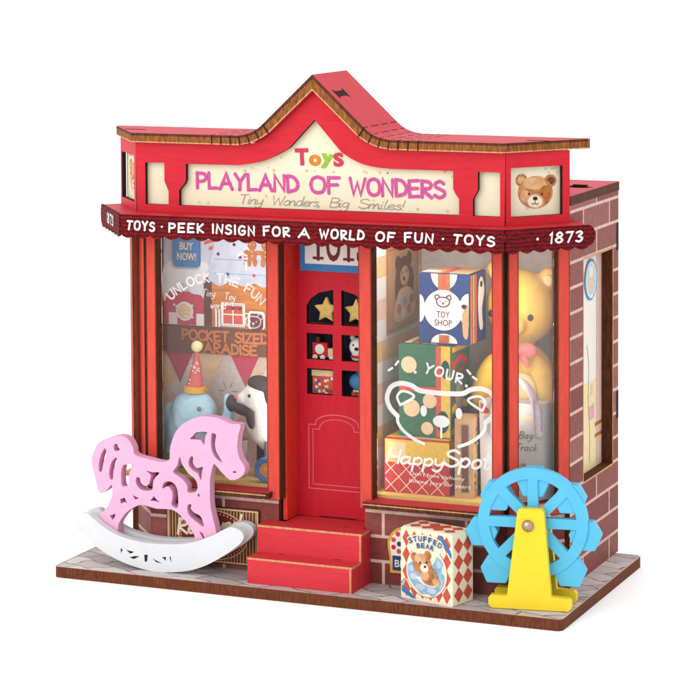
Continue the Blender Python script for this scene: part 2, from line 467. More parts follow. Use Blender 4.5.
# ------------------------------------------------------------------ brush lettering (strokes, cap height 1)
G = {
'A': ([[(0, 0), (.2, .5), (.36, 1), (.52, .5), (.72, 0)], [(.13, .36), (.6, .38)]], .72),
'B': ([[(0, 0), (0, 1)], [(0, 1), (.4, .96), (.5, .76), (.34, .56), (0, .53)], [(0, .53), (.45, .48), (.56, .25), (.4, .03), (0, 0)]], .56),
'C': ([[(.58, .84), (.4, .99), (.15, .9), (0, .55), (.1, .15), (.35, 0), (.6, .14)]], .6),
'D': ([[(.04, 0), (0, 1)], [(0, 1), (.36, .92), (.6, .55), (.5, .16), (.04, 0)]], .6),
'E': ([[(.52, 1), (0, .97), (.02, 0), (.55, .03)], [(0, .5), (.46, .52)]], .54),
'F': ([[(.52, 1), (0, .97), (.03, 0)], [(0, .52), (.44, .55)]], .52),
'G': ([[(.58, .84), (.36, 1), (.1, .86), (0, .48), (.1, .12), (.36, 0), (.58, .14), (.6, .44), (.34, .44)]], .62),
'H': ([[(0, 0), (.02, 1)], [(.54, 0), (.56, 1)], [(0, .5), (.56, .52)]], .56),
'I': ([[(.04, 0), (.02, 1)]], .08),
'K': ([[(.02, 0), (0, 1)], [(.5, .96), (.03, .46), (.54, 0)]], .54),
'L': ([[(0, 1), (.02, .02), (.5, .04)]], .5),
'M': ([[(0, 0), (.06, 1), (.36, .35), (.66, 1), (.74, 0)]], .74),
'N': ([[(0, 0), (.02, 1), (.54, .03), (.56, 1)]], .58),
'O': ([[(.34, 1), (.1, .88), (0, .5), (.1, .12), (.34, 0), (.6, .13), (.68, .52), (.58, .88), (.34, 1)]], .68),
'P': ([[(.03, 0), (0, 1)], [(0, .97), (.4, .95), (.54, .74), (.4, .5), (.02, .44)]], .54),
'R': ([[(.03, 0), (0, 1)], [(0, .97), (.38, .95), (.52, .75), (.38, .54), (.03, .48), (.56, 0)]], .56),
'S': ([[(.5, .86), (.3, 1), (.06, .88), (.06, .66), (.3, .52), (.52, .38), (.52, .14), (.26, 0), (0, .14)]], .54),
'T': ([[(0, .96), (.62, 1)], [(.32, .98), (.3, 0)]], .62),
'U': ([[(0, 1), (.02, .3), (.14, .05), (.34, 0), (.52, .14), (.56, .4), (.57, 1)]], .57),
'W': ([[(0, 1), (.22, 0), (.42, .75), (.62, 0), (.86, 1)]], .86),
'Y': ([[(0, 1), (.3, .5), (.6, 1)], [(.3, .5), (.28, 0)]], .6),
'Z': ([[(0, .96), (.54, .98), (.02, .03), (.58, .03)]], .58),
'1': ([[(0, .8), (.14, 1), (.12, 0)]], .16),
'3': ([[(.02, .9), (.28, 1), (.46, .8), (.2, .54), (.5, .32), (.3, .02), (0, .1)]], .5),
'7': ([[(0, .97), (.5, .98), (.18, 0)]], .5),
'8': ([[(.27, .54), (.06, .76), (.27, 1), (.48, .76), (.27, .54), (0, .26), (.27, 0), (.54, .26), (.27, .54)]], .54),
'.': ([[(.04, .02), (.05, .03)]], .1), '·': ([[(.05, .48), (.06, .5)]], .12), '!': ([[(.06, 1), (.04, .3)], [(.03, .02), (.04, .03)]], .1),
',': ([[(.06, .06), (.0, -.14)]], .1),
'a': ([[(.4, .5), (.14, .52), (0, .24), (.14, .0), (.36, .2), (.42, .52), (.4, .1), (.52, .04)]], .5),
'b': ([[(.04, 1.0), (.02, .05), (.26, .0), (.4, .26), (.26, .5), (.03, .36)]], .42),
'c': ([[(.36, .46), (.16, .54), (0, .26), (.14, .0), (.38, .1)]], .38),
'd': ([[(.4, .48), (.14, .52), (0, .22), (.16, .0), (.38, .2), (.44, 1.0)], [(.42, .6), (.42, .1), (.52, .04)]], .52),
'e': ([[(.03, .24), (.34, .34), (.28, .52), (.08, .46), (0, .2), (.16, .0), (.4, .14)]], .4),
'g': ([[(.38, .5), (.12, .52), (0, .26), (.14, .06), (.36, .2), (.4, .52), (.36, -.2), (.14, -.4), (-.04, -.26)]], .46),
'i': ([[(.04, .5), (.03, .06), (.14, .02)], [(.07, .74), (.08, .76)]], .16),
'k': ([[(.03, 1), (.0, 0)], [(.34, .5), (.03, .24), (.38, 0)]], .38),
'l': ([[(.08, 1.0), (.02, .2), (.08, .01), (.18, .06)]], .18),
'm': ([[(0, .5), (.02, 0)], [(.02, .3), (.16, .52), (.24, .42), (.24, 0)], [(.24, .3), (.4, .52), (.5, .4), (.5, .06), (.6, .03)]], .6),
'n': ([[(0, .5), (.02, 0)], [(.02, .3), (.22, .53), (.34, .42), (.34, .06), (.46, .03)]], .44),
'o': ([[(.2, .52), (.02, .34), (.04, .06), (.22, .0), (.38, .2), (.34, .46), (.2, .52)]], .4),
'p': ([[(.02, .5), (.0, -.42)], [(.02, .34), (.22, .54), (.4, .32), (.26, .02), (.02, .1)]], .42),
'r': ([[(0, .5), (.02, 0)], [(.02, .28), (.14, .48), (.3, .5)]], .3),
's': ([[(.3, .46), (.12, .52), (.04, .38), (.28, .2), (.22, .02), (0, .06)]], .32),
't': ([[(.12, .9), (.08, .1), (.18, .0), (.28, .08)], [(-.04, .56), (.3, .6)]], .28),
'u': ([[(0, .5), (.02, .1), (.16, .0), (.32, .16), (.35, .5), (.36, .06), (.46, .03)]], .44),
'v': ([[(0, .5), (.14, 0), (.34, .52)]], .34),
'w': ([[(0, .5), (.1, .02), (.22, .36), (.34, .02), (.5, .52)]], .5),
'y': ([[(0, .5), (.04, .14), (.2, .06), (.36, .24), (.4, .52), (.34, -.18), (.14, -.4), (-.04, -.28)]], .44),
' ': ([], .34),
}
ROUND = set('BCDGOPRSU38abcdeghklmnopqrstuvwy')
def brush(mb, fr, t, x, z, hgt, w, m, h=0.01, width=None, slant=0.0, align='CENTER', gap=.16, jit=0.0, arc=None):
    """write t in brush strokes; arc=(radius) bends the line upwards around a centre below"""
    rnd = random.Random(hash(t) % 1000 if False else sum(map(ord, t)))
    tot = sum(G[c][1] + gap for c in t) - gap
    k = hgt; kx = hgt if width is None else width / tot
    pos = 0 if align == 'LEFT' else -tot * kx / 2
    for c in t:
        ss, adv = G[c]
        rot = rnd.uniform(-jit, jit); dz = rnd.uniform(-jit, jit) * hgt * .5
        mid = pos + adv * kx / 2
        for i, st in enumerate(ss):
            pts = smooth(st, 4, False) if c in ROUND and len(st) > 2 else st
            q = []
            for a, b in pts:
                X = pos + a * kx + slant * b * k; Z = b * k + dz
                dx, dzz = X - mid, Z - k / 2
                X = mid + dx * math.cos(rot) - dzz * math.sin(rot); Z = k / 2 + dx * math.sin(rot) + dzz * math.cos(rot)
                if arc:
                    th = X / arc; rr = arc + Z; X = rr * math.sin(th); Z = rr * math.cos(th) - arc
                q.append((x + X, z + Z))
            mb.stroke(fr, q, w, m, h + i * 0.006)
        pos += (adv + gap) * kx

def bear_line(mb, fr, cx, cz, s, w, m, h=0.012):
    """outlined bear head drawn in one pen: ears, cheeks, nose"""
    head = smooth([(-.62, .42), (-.3, .5), (0, .53), (.3, .5), (.62, .42), (.86, .1), (.82, -.26), (.5, -.58), (0, -.7), (-.5, -.58), (-.82, -.26), (-.86, .1)], 5)
    mb.stroke(fr, [(cx + a * s, cz + b * s) for a, b in head], w, m, h, True)
    for sg in (-1, 1):
        ear = smooth([(sg * .84, .16), (sg * 1.08, .42), (sg * 1.0, .74), (sg * .7, .78), (sg * .42, .52)], 5, False)
        mb.stroke(fr, [(cx + a * s, cz + b * s) for a, b in ear], w, m, h + .0012)
        mb.flat(fr, ell(cx + sg * .34 * s, cz - .02 * s, .07 * s, .1 * s, 14), m, h + .0024)
    mb.flat(fr, ell(cx, cz - .22 * s, .17 * s, .11 * s, 16), m, h + .0024)
    mb.stroke(fr, [(cx, cz - .3 * s), (cx, cz - .46 * s)], w * .6, m, h + .0024)

def bear_print(mb, fr, cx, cz, s, lean=0.0):
    """watercolour bear face: ears, head, muzzle, features"""
    r = lambda a, b: (cx + (a * math.cos(lean) - b * math.sin(lean)) * s, cz + (a * math.sin(lean) + b * math.cos(lean)) * s)
    E = lambda a, b, rx, ry, m: mb.mark(fr, [r(a + x, b + y) for x, y in ell(0, 0, rx, ry)], m)
    for sg in (-1, 1):
        E(sg * .76, .52, .32, .29, 'bear_brown'); E(sg * .78, .53, .19, .17, 'bear_dark' if sg > 0 else 'bear_light')
    E(0, -.02, .92, .74, 'bear_brown'); E(-.2, .38, .5, .28, 'bear_light'); E(.3, .3, .3, .24, 'bear_light'); E(.5, -.06, .3, .36, 'ginger'); E(-.55, -.2, .24, .3, 'bear_light'); E(.12, .62, .3, .1, 'bear_light')
    E(0, -.42, .46, .34, 'bear_light'); E(0, -.44, .38, .27, 'cream')
    for sg in (-1, 1): E(sg * .34, -.1, .06, .065, 'ink_maroon')
    E(0, -.3, .13, .09, 'ink_dark')
    mb.line(fr, [r(0, -.36), r(0, -.5)], .03 * s, 'ink_dark')
    mb.line(fr, smooth([r(-.18, -.52), r(-.08, -.57), r(0, -.5), r(.08, -.57), r(.18, -.52)], 3, False), .035 * s, 'ink_dark')
exec_parts = []
del exec_parts

# ------------------------------------------------------------------ setting
g = MB(); g.flat(Frame((0, 0, -0.24), (1, 0, 0), (0, 1, 0)), ell(0, 0, 900, n=64), 'ground')
gr = g.build('ground'); gr['kind'] = 'structure'

# ------------------------------------------------------------------ the toy shop
shop = thing('toy_shop', 'red wooden miniature toy shop with gabled sign board, scalloped awning and two display windows', 'toy house', (0, 2.9, -0.24))
def part(b, name, **k): return b.build(name, shop, **k)
def sub(b, name, par): return b.build(name, par)

# base board with rounded corners
b = MB()
b.prism(Frame((0, 0, 0), (1, 0, 0), (0, 1, 0)), rrect(-5.9, 0, 5.9, 5.756, .13), .24, 'cobble', 'ply_base')
b.stroke(Frame((0, 0, 0), (1, 0, 0), (0, 1, 0)), rrect(-5.885, .015, 5.885, 5.74, .12), .03, 'stripe_pink', .002, True)
part(b, 'base')

cR = (.652, .758, 0); cL = (.652, -.758, 0)
fR = Frame((4.24, 1.15, 0), cR); fL = Frame((-4.13 - 1.02, 1.15 + 1.186, 0), cL)
fS = Frame((5.29, 0, 0), (0, 1, 0)); fW = Frame((-5.17, 0, 0), (0, -1, 0))
# brick walls
def wall(fr, out, d=.2, holes=(), side='ply_edge', back='interior'):
    b = MB(); b.prism(fr, out, d, 'brick', side, back, holes); return part(b, 'wall')
wall(FRONT(1.3), rect(-4.15, 0, -1.0, 1.67)); wall(FRONT(1.3), rect(1.05, 0, 4.27, 1.67))
wall(fR.moved(0, 0, -.12), rect(.16, 0, 1.58, 1.67)); wall(fL.moved(0, 0, -.12), rect(-.02, 0, 1.4, 1.67))
side_wall = wall(fS, rect(2.42, 0, 5.95, 8.19), .24, [rect(3.37, 2.1, 5.5, 6.93)])
wall(fW, rect(-5.95, 0, -2.38, 8.19), .2)
wall(Frame((0, 5.95, 0), (-1, 0, 0)), rect(-5.04, 0, 4.96, 8.19), .2)
# dark tab of the rear wall showing in the side wall
for z in (6.85, 3.05):
    b = MB(); b.mark(fS, rect(5.78, z, 5.95, z + .62), 'burn', .004); sub(b, 'wall_tab', side_wall)

# display windows
def pane_text_left(b, fr):
    brush(b, fr, 'UNLOCK THE FUN', -2.54, 6.33, .19, .042, 'glass_thin', .01, 2.42, 0, arc=1.5, jit=.05, gap=.22)
    brush(b, fr, 'Tiny', -2.72, 6.0, .15, .018, 'glass_thin', .01, slant=.25)
    brush(b, fr, 'Toy', -2.2, 5.95, .15, .018, 'glass_thin', .01, slant=.25)
    brush(b, fr, 'world', -2.48, 5.74, .15, .018, 'glass_thin', .01, slant=.25)
    bear_line(b, fr, -1.63, 5.5, .21, .026, 'glass_thin', .01)
def pane_text_right(b, fr):
    brush(b, Frame(fr.p(2.8, 4.56), (1, 0, -.2), (.2, 0, 1)), 'YOUR', 0, -.02, .2, .045, 'glass_ink', .01, .86, .1, jit=.12, gap=.32)
    for x in (2.17, 3.33): b.flat(fr, ell(x, 4.62 if x < 3 else 4.4, .035, n=10), 'glass_ink', .01)
    q = lambda pts, k: [(2.76 + k * x, 3.8 + z * (.78 if z > 0 else .95)) for x, z in pts]
    for k in (-1, 1):
        b.stroke(fr, smooth(q([(1.0, -.16), (1.17, .02), (1.24, .3), (1.14, .6), (.92, .72), (.68, .68), (.5, .56), (.25, .53), (0, .52)], k), 5, False), .105, 'glass_ink', .010 + .006 * (k > 0))
        b.stroke(fr, smooth(q([(1.0, -.16), (.98, -.32), (.84, -.5), (.6, -.66), (.4, -.74)], k), 5, False), .07, 'glass_ink', .016 + .006 * (k > 0))
        b.stroke(fr, smooth(q([(.93, .12), (1.0, .34), (.9, .5), (.72, .48), (.62, .36), (.93, .12)], k), 4, False), .055, 'glass_ink', .024)
        b.flat(fr, ell(2.76 + .4 * k, 3.8, .075, .12, 16), 'glass_ink', .010)
    b.flat(fr, ell(2.76, 3.6, .19, .13, 20), 'glass_ink', .010); b.stroke(fr, [(2.76, 3.5), (2.76, 3.26)], .05, 'glass_ink', .014)
    for i, (x, z, a) in enumerate(((1.56, 4.62, .6), (1.72, 4.75, .9), (3.42, 4.66, 2.3), (3.56, 4.55, 2.6))):
        b.stroke(fr, [(x, z), (x + .1 * math.cos(a), z + .1 * math.sin(a))], .05, 'glass_ink', .01)
    brush(b, fr, 'Happy', 2.16, 2.63, .29, .048, 'glass_ink', .01, 1.3, .22, jit=.04, gap=.1)
    brush(b, fr, 'Spot', 3.34, 2.66, .35, .058, 'glass_ink', .01, 1.0, .22, jit=.04, gap=.1)
    b.text(fr, "Don't have to hurry", 2.66, 2.38, .085, 'glass_ink', .01, .1, 0, 1.25, -.03)
    b.text(fr, 'boxed joys for years', 2.72, 2.22, .085, 'glass_ink', .01, .1, 0, 1.4, -.03)

def shop_window(fr, outer, hole, glass, lettering=None, mat='glass', front='red_post', d=.3, sill=None, gset=.18):
    p = MB(); p.prism(fr.moved(0, 0, -gset), glass, .03, mat)
    if lettering: lettering(p, fr.moved(0, 0, -gset))
    w = part(p, 'window')
    b = MB(); b.prism(fr, outer, d, front, 'ply_edge', 'ply_edge', [hole])
    (ox0, oz0), (ox1, oz1) = outer[0], outer[2]; (hx0, hz0), (hx1, hz1) = hole[0], hole[2]
    for x in (ox0, ox1 - .022, hx0 - .024, hx1 + .002): b.mark(fr, rect(x, oz0 + .01, x + .022, oz1), 'scorch', .003)
    sub(b, 'frame', w)
    if sill:
        b = MB(); b.prism(Frame((0, 0, 1.84), (1, 0, 0), (0, 1, 0)), sill, .13, 'red_step', 'ply_edge')
        k = [q for q in sill]
        b.box(min(q[0] for q in k) + .004, min(q[1] for q in k) - .003, 1.775, max(q[0] for q in k) - .06, min(q[1] for q in k) + .004, 1.80, 'ply_light')
        sub(b, 'sill', w)
    return w
shop_window(FRONT(1.15), rect(-4.13, 1.66, -.9, 7.5), rect(-3.89, 1.79, -1.2, 7.3), rect(-3.88, 1.845, -1.21, 7.28), pane_text_left, sill=[(-3.98, .92), (-1.08, .92), (-1.08, 1.148), (-1.203, 1.148), (-1.203, 1.46), (-3.887, 1.46), (-3.887, 1.148), (-3.98, 1.148)], gset=.26)
shop_window(FRONT(1.15), rect(.97, 1.66, 4.235, 7.5), rect(1.27, 1.79, 3.99, 7.3), rect(1.28, 1.845, 3.98, 7.28), pane_text_right, sill=[(1.14, .92), (4.25, .92), (4.25, 1.148), (3.987, 1.148), (3.987, 1.46), (1.273, 1.46), (1.273, 1.148), (1.14, 1.148)], gset=.26)
shop_window(fR, rect(.13, 1.66, 1.63, 7.5), rect(.38, 1.93, 1.33, 7.3), rect(.39, 1.95, 1.32, 7.28), None, 'glass_milky', d=.24, gset=.14)
shop_window(fL, rect(.0, 1.66, 1.38, 7.5), rect(.64, 1.93, .82, 7.3), rect(.65, 1.95, .81, 7.28), None, 'glass', d=.24, gset=.14)
# corner posts behind the mitres
b = MB(); b.box(4.2, 1.47, 1.66, 4.36, 1.6, 7.5, 'ply_edge'); part(b, 'corner_post')
b = MB(); b.box(-4.2, 1.47, 1.66, -4.08, 1.6, 7.5, 'ply_edge'); part(b, 'corner_post')

# side window with the printed panel behind it
p = MB(); p.prism(Frame((5.03, 0, 0), (0, 1, 0)), rect(2.95, 1.95, 5.72, 7.3), .05, 'panel_cream', 'ply_light', 'stripe_warm')
fp = Frame((5.03, 0, 0), (0, 1, 0))
p.mark(fp, rect(3.1, 1.97, 5.1, 4.05), 'butter'); p.mark(fp, rect(5.12, 2.0, 5.5, 7.2), 'stripe_pink')
p.mark(fp, [(4.55, 3.2), (4.95, 3.2), (4.95, 3.55), (4.55, 3.5)], 'blush'); p.mark(fp, rect(4.65, 3.75, 4.85, 3.98), 'stripe_pink')
for z in (2.75, 3.0): p.mark(fp, rect(5.0, z, 5.55, z + .08), 'ginger')
p.line(fp, smooth([(4.42, 4.9), (4.56, 4.4), (4.5, 3.7), (4.62, 2.9), (4.6, 2.3)], 4, False), .02, 'toy_grey')
sw = part(p, 'window')
fr = Frame((5.268, 0, 0), (0, 1, 0))
b = MB(); b.prism(fr, rect(3.27, 2.0, 5.6, 7.03), .22, 'ply_edge', 'ply_edge', None, [rect(3.375, 2.105, 5.495, 6.925)])
b.prism(Frame((5.295, 0, 0), (0, 1, 0)), rect(3.33, 2.06, 5.54, 6.97), .004, 'ply_light', 'ply_light', None, [rect(3.372, 2.102, 5.498, 6.928)])
sub(b, 'frame', sw)

# doorway reveals and lobby
b = MB()
b.box(-.96, 1.44, 1.16, -.86, 2.0, 7.6, 'red_reveal'); part(b, 'reveal')
b = MB(); b.box(.974, 1.44, 1.16, 1.075, 2.0, 7.6, 'red_reveal'); part(b, 'reveal')
b = MB(); b.box(-.855, 1.36, 1.05, .965, 2.3, 1.15, 'red_step'); part(b, 'threshold')

# door with six openings
fd = FRONT(2.0)
arch = lambda x0, x1, flip: [(x0, 5.42), (x1, 5.42)] + ([(x1, 6.2), (x0 + .3, 6.12), (x0 + .1, 5.98), (x0, 5.82)] if not flip else [(x1, 5.82), (x1 - .1, 5.98), (x1 - .3, 6.12), (x0, 6.2)])
holes = [arch(-.62, .02, False), arch(.21, .83, True)] + [rect(x, z, x + .62, z2) for x in (-.62, .21) for z, z2 in ((4.64, 5.22), (3.87, 4.44))]
b = MB(); b.prism(fd, rect(-.86, 1.16, .97, 7.6), .14, 'red_door', 'burn', None, holes)
for k, w in ((0, .022), (.1, .018)):
    x0, x1, z0, z1 = -.58 + k, .76 - k, 1.78 + k, 3.2 - k
    b.line(fd, [(x0, z1), (x0 + .16, z1)] + [(.09 - (.67 - k - .16 + .0) * math.cos(PI * i / 14), z1 + .04 + .2 * math.sin(PI * i / 14)) for i in range(15)] + [(x1 - .16, z1), (x1, z1), (x1, z0), (x0, z0)], w, 'pinkline', closed=True)
b.mark(fd, rect(-.34, 1.165, .55, 1.185), 'burn')
door = part(b, 'door')
b = MB(); b.prism(fd.moved(0, 0, -.5), rect(-.86, 3.3, .97, 7.0), .05, 'night', 'night'); sub(b, 'backing', door)
for z in (3.83, 4.6, 5.38):
    b = MB(); b.box(-.85, 2.15, z - .06, .96, 2.49, z, 'choco'); sub(b, 'shelf', door)

# two front steps of painted boards
def step(y0, y1, z1, x0, x1):
    b = MB()
    b.box(x0, y0, 0, x1, y1, z1 - .045, 'red_step')
    b.prism(Frame((0, 0, z1), (1, 0, 0), (0, 1, 0)), rect(x0 - .004, y0 - .006, x1 + .004, y1), .045, 'red_step', 'ply_light')
    b.box(x1 - .055, y0 - .004, .0, x1 - .02, y0 + .001, z1 - .05, 'ply_light')
    for x in (x0 + .5, x1 - .62): b.box(x, y1 - .016, z1 - .001, x + .14, y1 - .003, z1 + .006, 'burn')
    return part(b, 'step')
step(.29, .8, .565, -1.29, 1.15); step(.8, 1.297, 1.165, -1.285, 1.165)

# awning board and scalloped valance
AWp = [(-5.66, 2.05), (-4.27, .3), (4.55, .40), (5.84, 1.91), (5.32, 2.66), (-5.1, 2.66)]
b = MB(); b.prism(Frame((0, 0, 7.86), (1, 0, 0), (0, 1, 0)), AWp, .1, 'red', 'red'); aw = part(b, 'awning')
def scallop(x0, x1, z0, z1, n, ends=(False, False)):
    bot = []
    w = (x1 - x0) / n
    for i in range(n):
        for k in range(6):
            t = k / 6; bot.append((x0 + w * (i + t), z0 + .075 * (1 - math.sin(PI * t)) ))
    bot.append((x1, z0 + .075))
    e = []
    if ends[1]: e = [(x1 + .16 * math.sin(a), (z0 + .075 + z1) / 2 - (z1 - z0 - .075) / 2 * math.cos(a)) for a in [PI * k / 8 for k in range(1, 8)]]
    s_ = []
    if ends[0]: s_ = [(x0 - .1 * math.sin(a), (z0 + .075 + z1) / 2 + (z1 - z0 - .075) / 2 * math.cos(a)) for a in [PI * k / 8 for k in range(1, 8)]]
    return bot + e + [(x1, z1), (x0, z1)] + s_
def valance(p, q, n, ends=(False, False)):
    p = Vector((*p, 0)); q = Vector((*q, 0)); d = q - p
    fr = Frame(p + Vector((d.normalized().y, -d.normalized().x, 0)) * .055, d)
    b = MB(); b.prism(fr, scallop(.0, d.length, 7.36, 7.87, n, ends), .05, 'knit', 'knit', 'crimson')
    return b, fr, d.length
b, fr, L = valance(AWp[1], AWp[2], 25)
for t, x0, x1 in (('TOYS', .16, .82), ('·', .98, 1.03), ('PEEK', 1.18, 2.0), ('INSIGN', 2.22, 3.2), ('FOR', 3.42, 4.02), ('A', 4.24, 4.48), ('WORLD', 4.72, 5.72), ('OF', 6.0, 6.4), ('FUN', 6.64, 7.26), ('·', 7.46, 7.51), ('TOYS', 7.72, 8.6)):
    brush(b, fr, t, (x0 + x1) / 2, 7.545, .185, .045, 'white', .008, x1 - x0, .08, jit=.11, gap=.34)
vf = sub(b, 'valance', aw)
b, fr, L = valance(AWp[2], AWp[3], 6, (False, True))
brush(b, fr, '·', .74, 7.55, .2, .06, 'white', .008); brush(b, fr, '1873', 1.42, 7.54, .21, .046, 'white', .008, .78, .1, jit=.06, gap=.3)
sub(b, 'valance', aw)
b, fr, L = valance(AWp[0], AWp[1], 6, (True, False))
brush(b, fr, '1873', 1.15, 7.54, .21, .046, 'white', .008, .78, .1, jit=.06, gap=.3)
sub(b, 'valance', aw)

# gabled sign box
gab = [(4.32, 9.385), (1.8, 9.39)] + smooth([(1.8, 9.39), (1.52, 9.44), (1.25, 9.55), (1.04, 9.69)], 4, False)[1:] + [(.03, 10.61)]
gabL = [(-x + .06, z) for x, z in gab[:-1]]; gabL[0] = (-4.32, 9.385)
under = list(reversed(gabL)) ; prof = gabL + list(reversed(gab))        # left to right
open_m = [(3.29, 8.4), (3.21, 8.5), (3.16, 8.6), (3.16, 8.98)] + smooth([(1.75, 8.98), (1.3, 9.02), (.95, 9.12), (.62, 9.3)], 4, False) + [(-.0, 9.98)] + smooth([(-.6, 9.36), (-.9, 9.2), (-1.3, 9.04), (-1.8, 8.95)], 4, False) + [(-3.09, 8.94), (-3.09, 8.58), (-3.13, 8.5), (-3.26, 8.35), (-3.26, 8.02), (3.29, 8.05)]
open_l = [(-4.09, 8.94), (-3.62, 8.95), (-3.62, 8.55), (-3.52, 8.33), (-3.52, 8.02), (-4.09, 8.02)]
open_r = [(3.71, 8.98), (4.2, 8.98), (4.2, 8.05), (3.6, 8.05), (3.6, 8.4), (3.71, 8.6)]
fs = FRONT(1.09)
b = MB(); b.prism(FRONT(1.24), [(-4.25, 7.87), (4.25, 7.87)] + [(x * .98, z - .03) for x, z in reversed(prof)], .05, 'cream', 'ply_light')
fc = FRONT(1.24)
rs = random.Random(5)
for i in range(34):
    x = rs.uniform(-3.9, 4.1); z = rs.choice((8.12, 8.32, 8.86, 8.9)) + rs.uniform(-.05, .05)
    if abs(x) < 1.0 and rs.random() < .6: z = rs.uniform(9.0, 9.6)
    if abs(z - 8.55) < .22: continue
    r_ = rs.uniform(.025, .05); st = [(x + (r_ if k % 2 == 0 else r_ * .5) * math.cos(.3 + PI * k / 5), z + (r_ if k % 2 == 0 else r_ * .5) * math.sin(.3 + PI * k / 5)) for k in range(10)]
    b.mark(fc, st, rs.choice(('peach', 'yellow', 'peach')), .004)
brush(b, fc, 'PLAYLAND', -1.68, 8.40, .34, .078, 'ink_pink', .006, 2.42, .0, jit=.02)
brush(b, fc, 'OF', .17, 8.40, .34, .078, 'ink_pink', .006, .66, .0, jit=.02)
brush(b, fc, 'WONDERS', 1.83, 8.39, .345, .078, 'ink_pink', .006, 2.16, .0, jit=.02)
for t, x, w in (('Tiny', -1.6, .58), ('Wonders,', -.53, 1.15), ('Big', .5, .44), ('Smiles!', 1.46, 1.04)):
    brush(b, fc, t, x, 8.1, .2, .02, 'ink_script', .006, w, .3, gap=.02)
for i, (c, x, z, m, h_, w_) in enumerate((('T', -.36, 9.0, 'crimson', .34, .32), ('o', -.06, 9.0, 'orange', .31, .29), ('y', .22, 9.04, 'lime', .29, .3), ('S', .5, 9.0, 'crimson', .27, .24))):
    b.text(fc, c, x, z, h_, m, .006 + .004 * i, 0, .055, w_, (.05, 0, -.1, .08)[i])
sb = part(b, 'sign_board')
b = MB(); b.prism(fs, [(-4.3, 7.862), (4.3, 7.862)] + list(reversed(prof)), .1, 'red', 'ply_edge', 'ply_edge', [open_m, open_l, open_r], mhole='burn'); sub(b, 'frame', sb)
def end_sign(fr, L, o):
    b = MB(); b.prism(fr.moved(0, 0, -.14), rect(.02, 7.87, L - .02, 9.36), .05, 'cream', 'ply_light'); s_ = part(b, 'sign_board')
    b = MB(); f2 = fr.moved(0, 0, -.14)
    bear_print(b, f2, o + .02, 8.53, .46, -.06)
    for k in range(9): b.mark(f2, ell(rs.uniform(.2, L - .2), rs.choice((8.1, 8.2, 8.92, 9.0)), .022, n=8), 'peach')
    sub(b, 'bear_print', s_)
    b = MB(); b.prism(fr, rect(0.012, 7.862, L, 9.385), .1, 'red', 'ply_edge', 'ply_edge', [rect(.13, 8.04, L - .18, 9.07)], mhole='burn'); sub(b, 'frame', s_)
end_sign(Frame((4.32, 1.09, 0), (1.017, 1.183, 0)), 1.56, .78)
end_sign(Frame((-4.32 - 1.017, 1.09 + 1.183, 0), (1.017, -1.183, 0)), 1.55, .78)
b = MB(); b.box(-5.2, 2.5, 7.87, 5.2, 2.6, 9.3, 'red'); part(b, 'sign_back')

# bent roof board over the sign
T = .205
def fy(x): return .9 if abs(x) <= 4.33 else .9 + (abs(x) - 4.33) * 1.33
stations = [(-5.62, 9.4), (-5.3, 9.4), (-4.8, 9.4), (-4.33, 9.4)] + [(x, z + .012) for x, z in prof[1:-1]] + [(4.33, 9.4), (4.8, 9.4), (5.3, 9.4), (5.62, 9.4)]
dense = []
for i, q in enumerate(stations):
    dense.append(q)
n = len(dense); tops = []
for i, (x, z) in enumerate(dense):
    a = dense[max(0, i - 1)]; c = dense[min(n - 1, i + 1)]
    d1 = Vector((x - a[0], z - a[1])); d2 = Vector((c[0] - x, c[1] - z))
    d1 = d1.normalized() if d1.length > 1e-6 else d2.normalized(); d2 = d2.normalized() if d2.length > 1e-6 else d1
    t = (d1 + d2).normalized(); nn = Vector((-t[1], t[0])); k = 1 / max(.5, nn.dot(Vector((-d1[1], d1[0]))))
    tt = T + .045 * min(1, max(0, (z - 9.5) / .3)); tops.append((x + nn[0] * tt * k, z + nn[1] * tt * k))
YB = 2.78
b = MB()
for i in range(n - 1):
    (x0, z0), (x1, z1) = dense[i], dense[i + 1]; (X0, Z0), (X1, Z1) = tops[i], tops[i + 1]
    ya, yb = fy(x0), fy(x1); ra, rb = min(ya, YB - .06), min(yb, YB - .06)
    b.face([(X0, ra, Z0), (X1, rb, Z1), (X1, YB, Z1), (X0, YB, Z0)], 'red_roof')
    b.face([(x0, ra, z0), (x0, YB, z0), (x1, YB, z1), (x1, rb, z1)], 'red_roof')
    # scorched ply edge: darker top skin, lighter core
    b.face([(x0, ra, z0), (x1, rb, z1), (X1, rb, Z1), (X0, ra, Z0)], 'ply_roof')
    b.face([(x0, YB, z0), (X0, YB, Z0), (X1, YB, Z1), (x1, YB, z1)], 'ply_roof')
    for f0, f1 in ((.74, 1.0), (.0, .12)):
        m0 = Vector((x0 + (X0 - x0) * f0, ra - .004, z0 + (Z0 - z0) * f0)); m1 = Vector((x1 + (X1 - x1) * f0, rb - .004, z1 + (Z1 - z1) * f0))
        m2 = Vector((x1 + (X1 - x1) * f1, rb - .004, z1 + (Z1 - z1) * f1)); m3 = Vector((x0 + (X0 - x0) * f1, ra - .004, z0 + (Z0 - z0) * f1))
        b.face([m0, m1, m2, m3], 'ply_edge' if f0 > .5 else 'ply_light')
for i in (0, n - 1):
    (x, z), (X, Z) = dense[i], tops[i]; r_ = min(fy(x), YB - .06)
    q = [(x, r_, z), (X, r_, Z), (X, YB, Z), (x, YB, z)]
    b.face(q if i == n - 1 else list(reversed(q)), 'ply_roof')
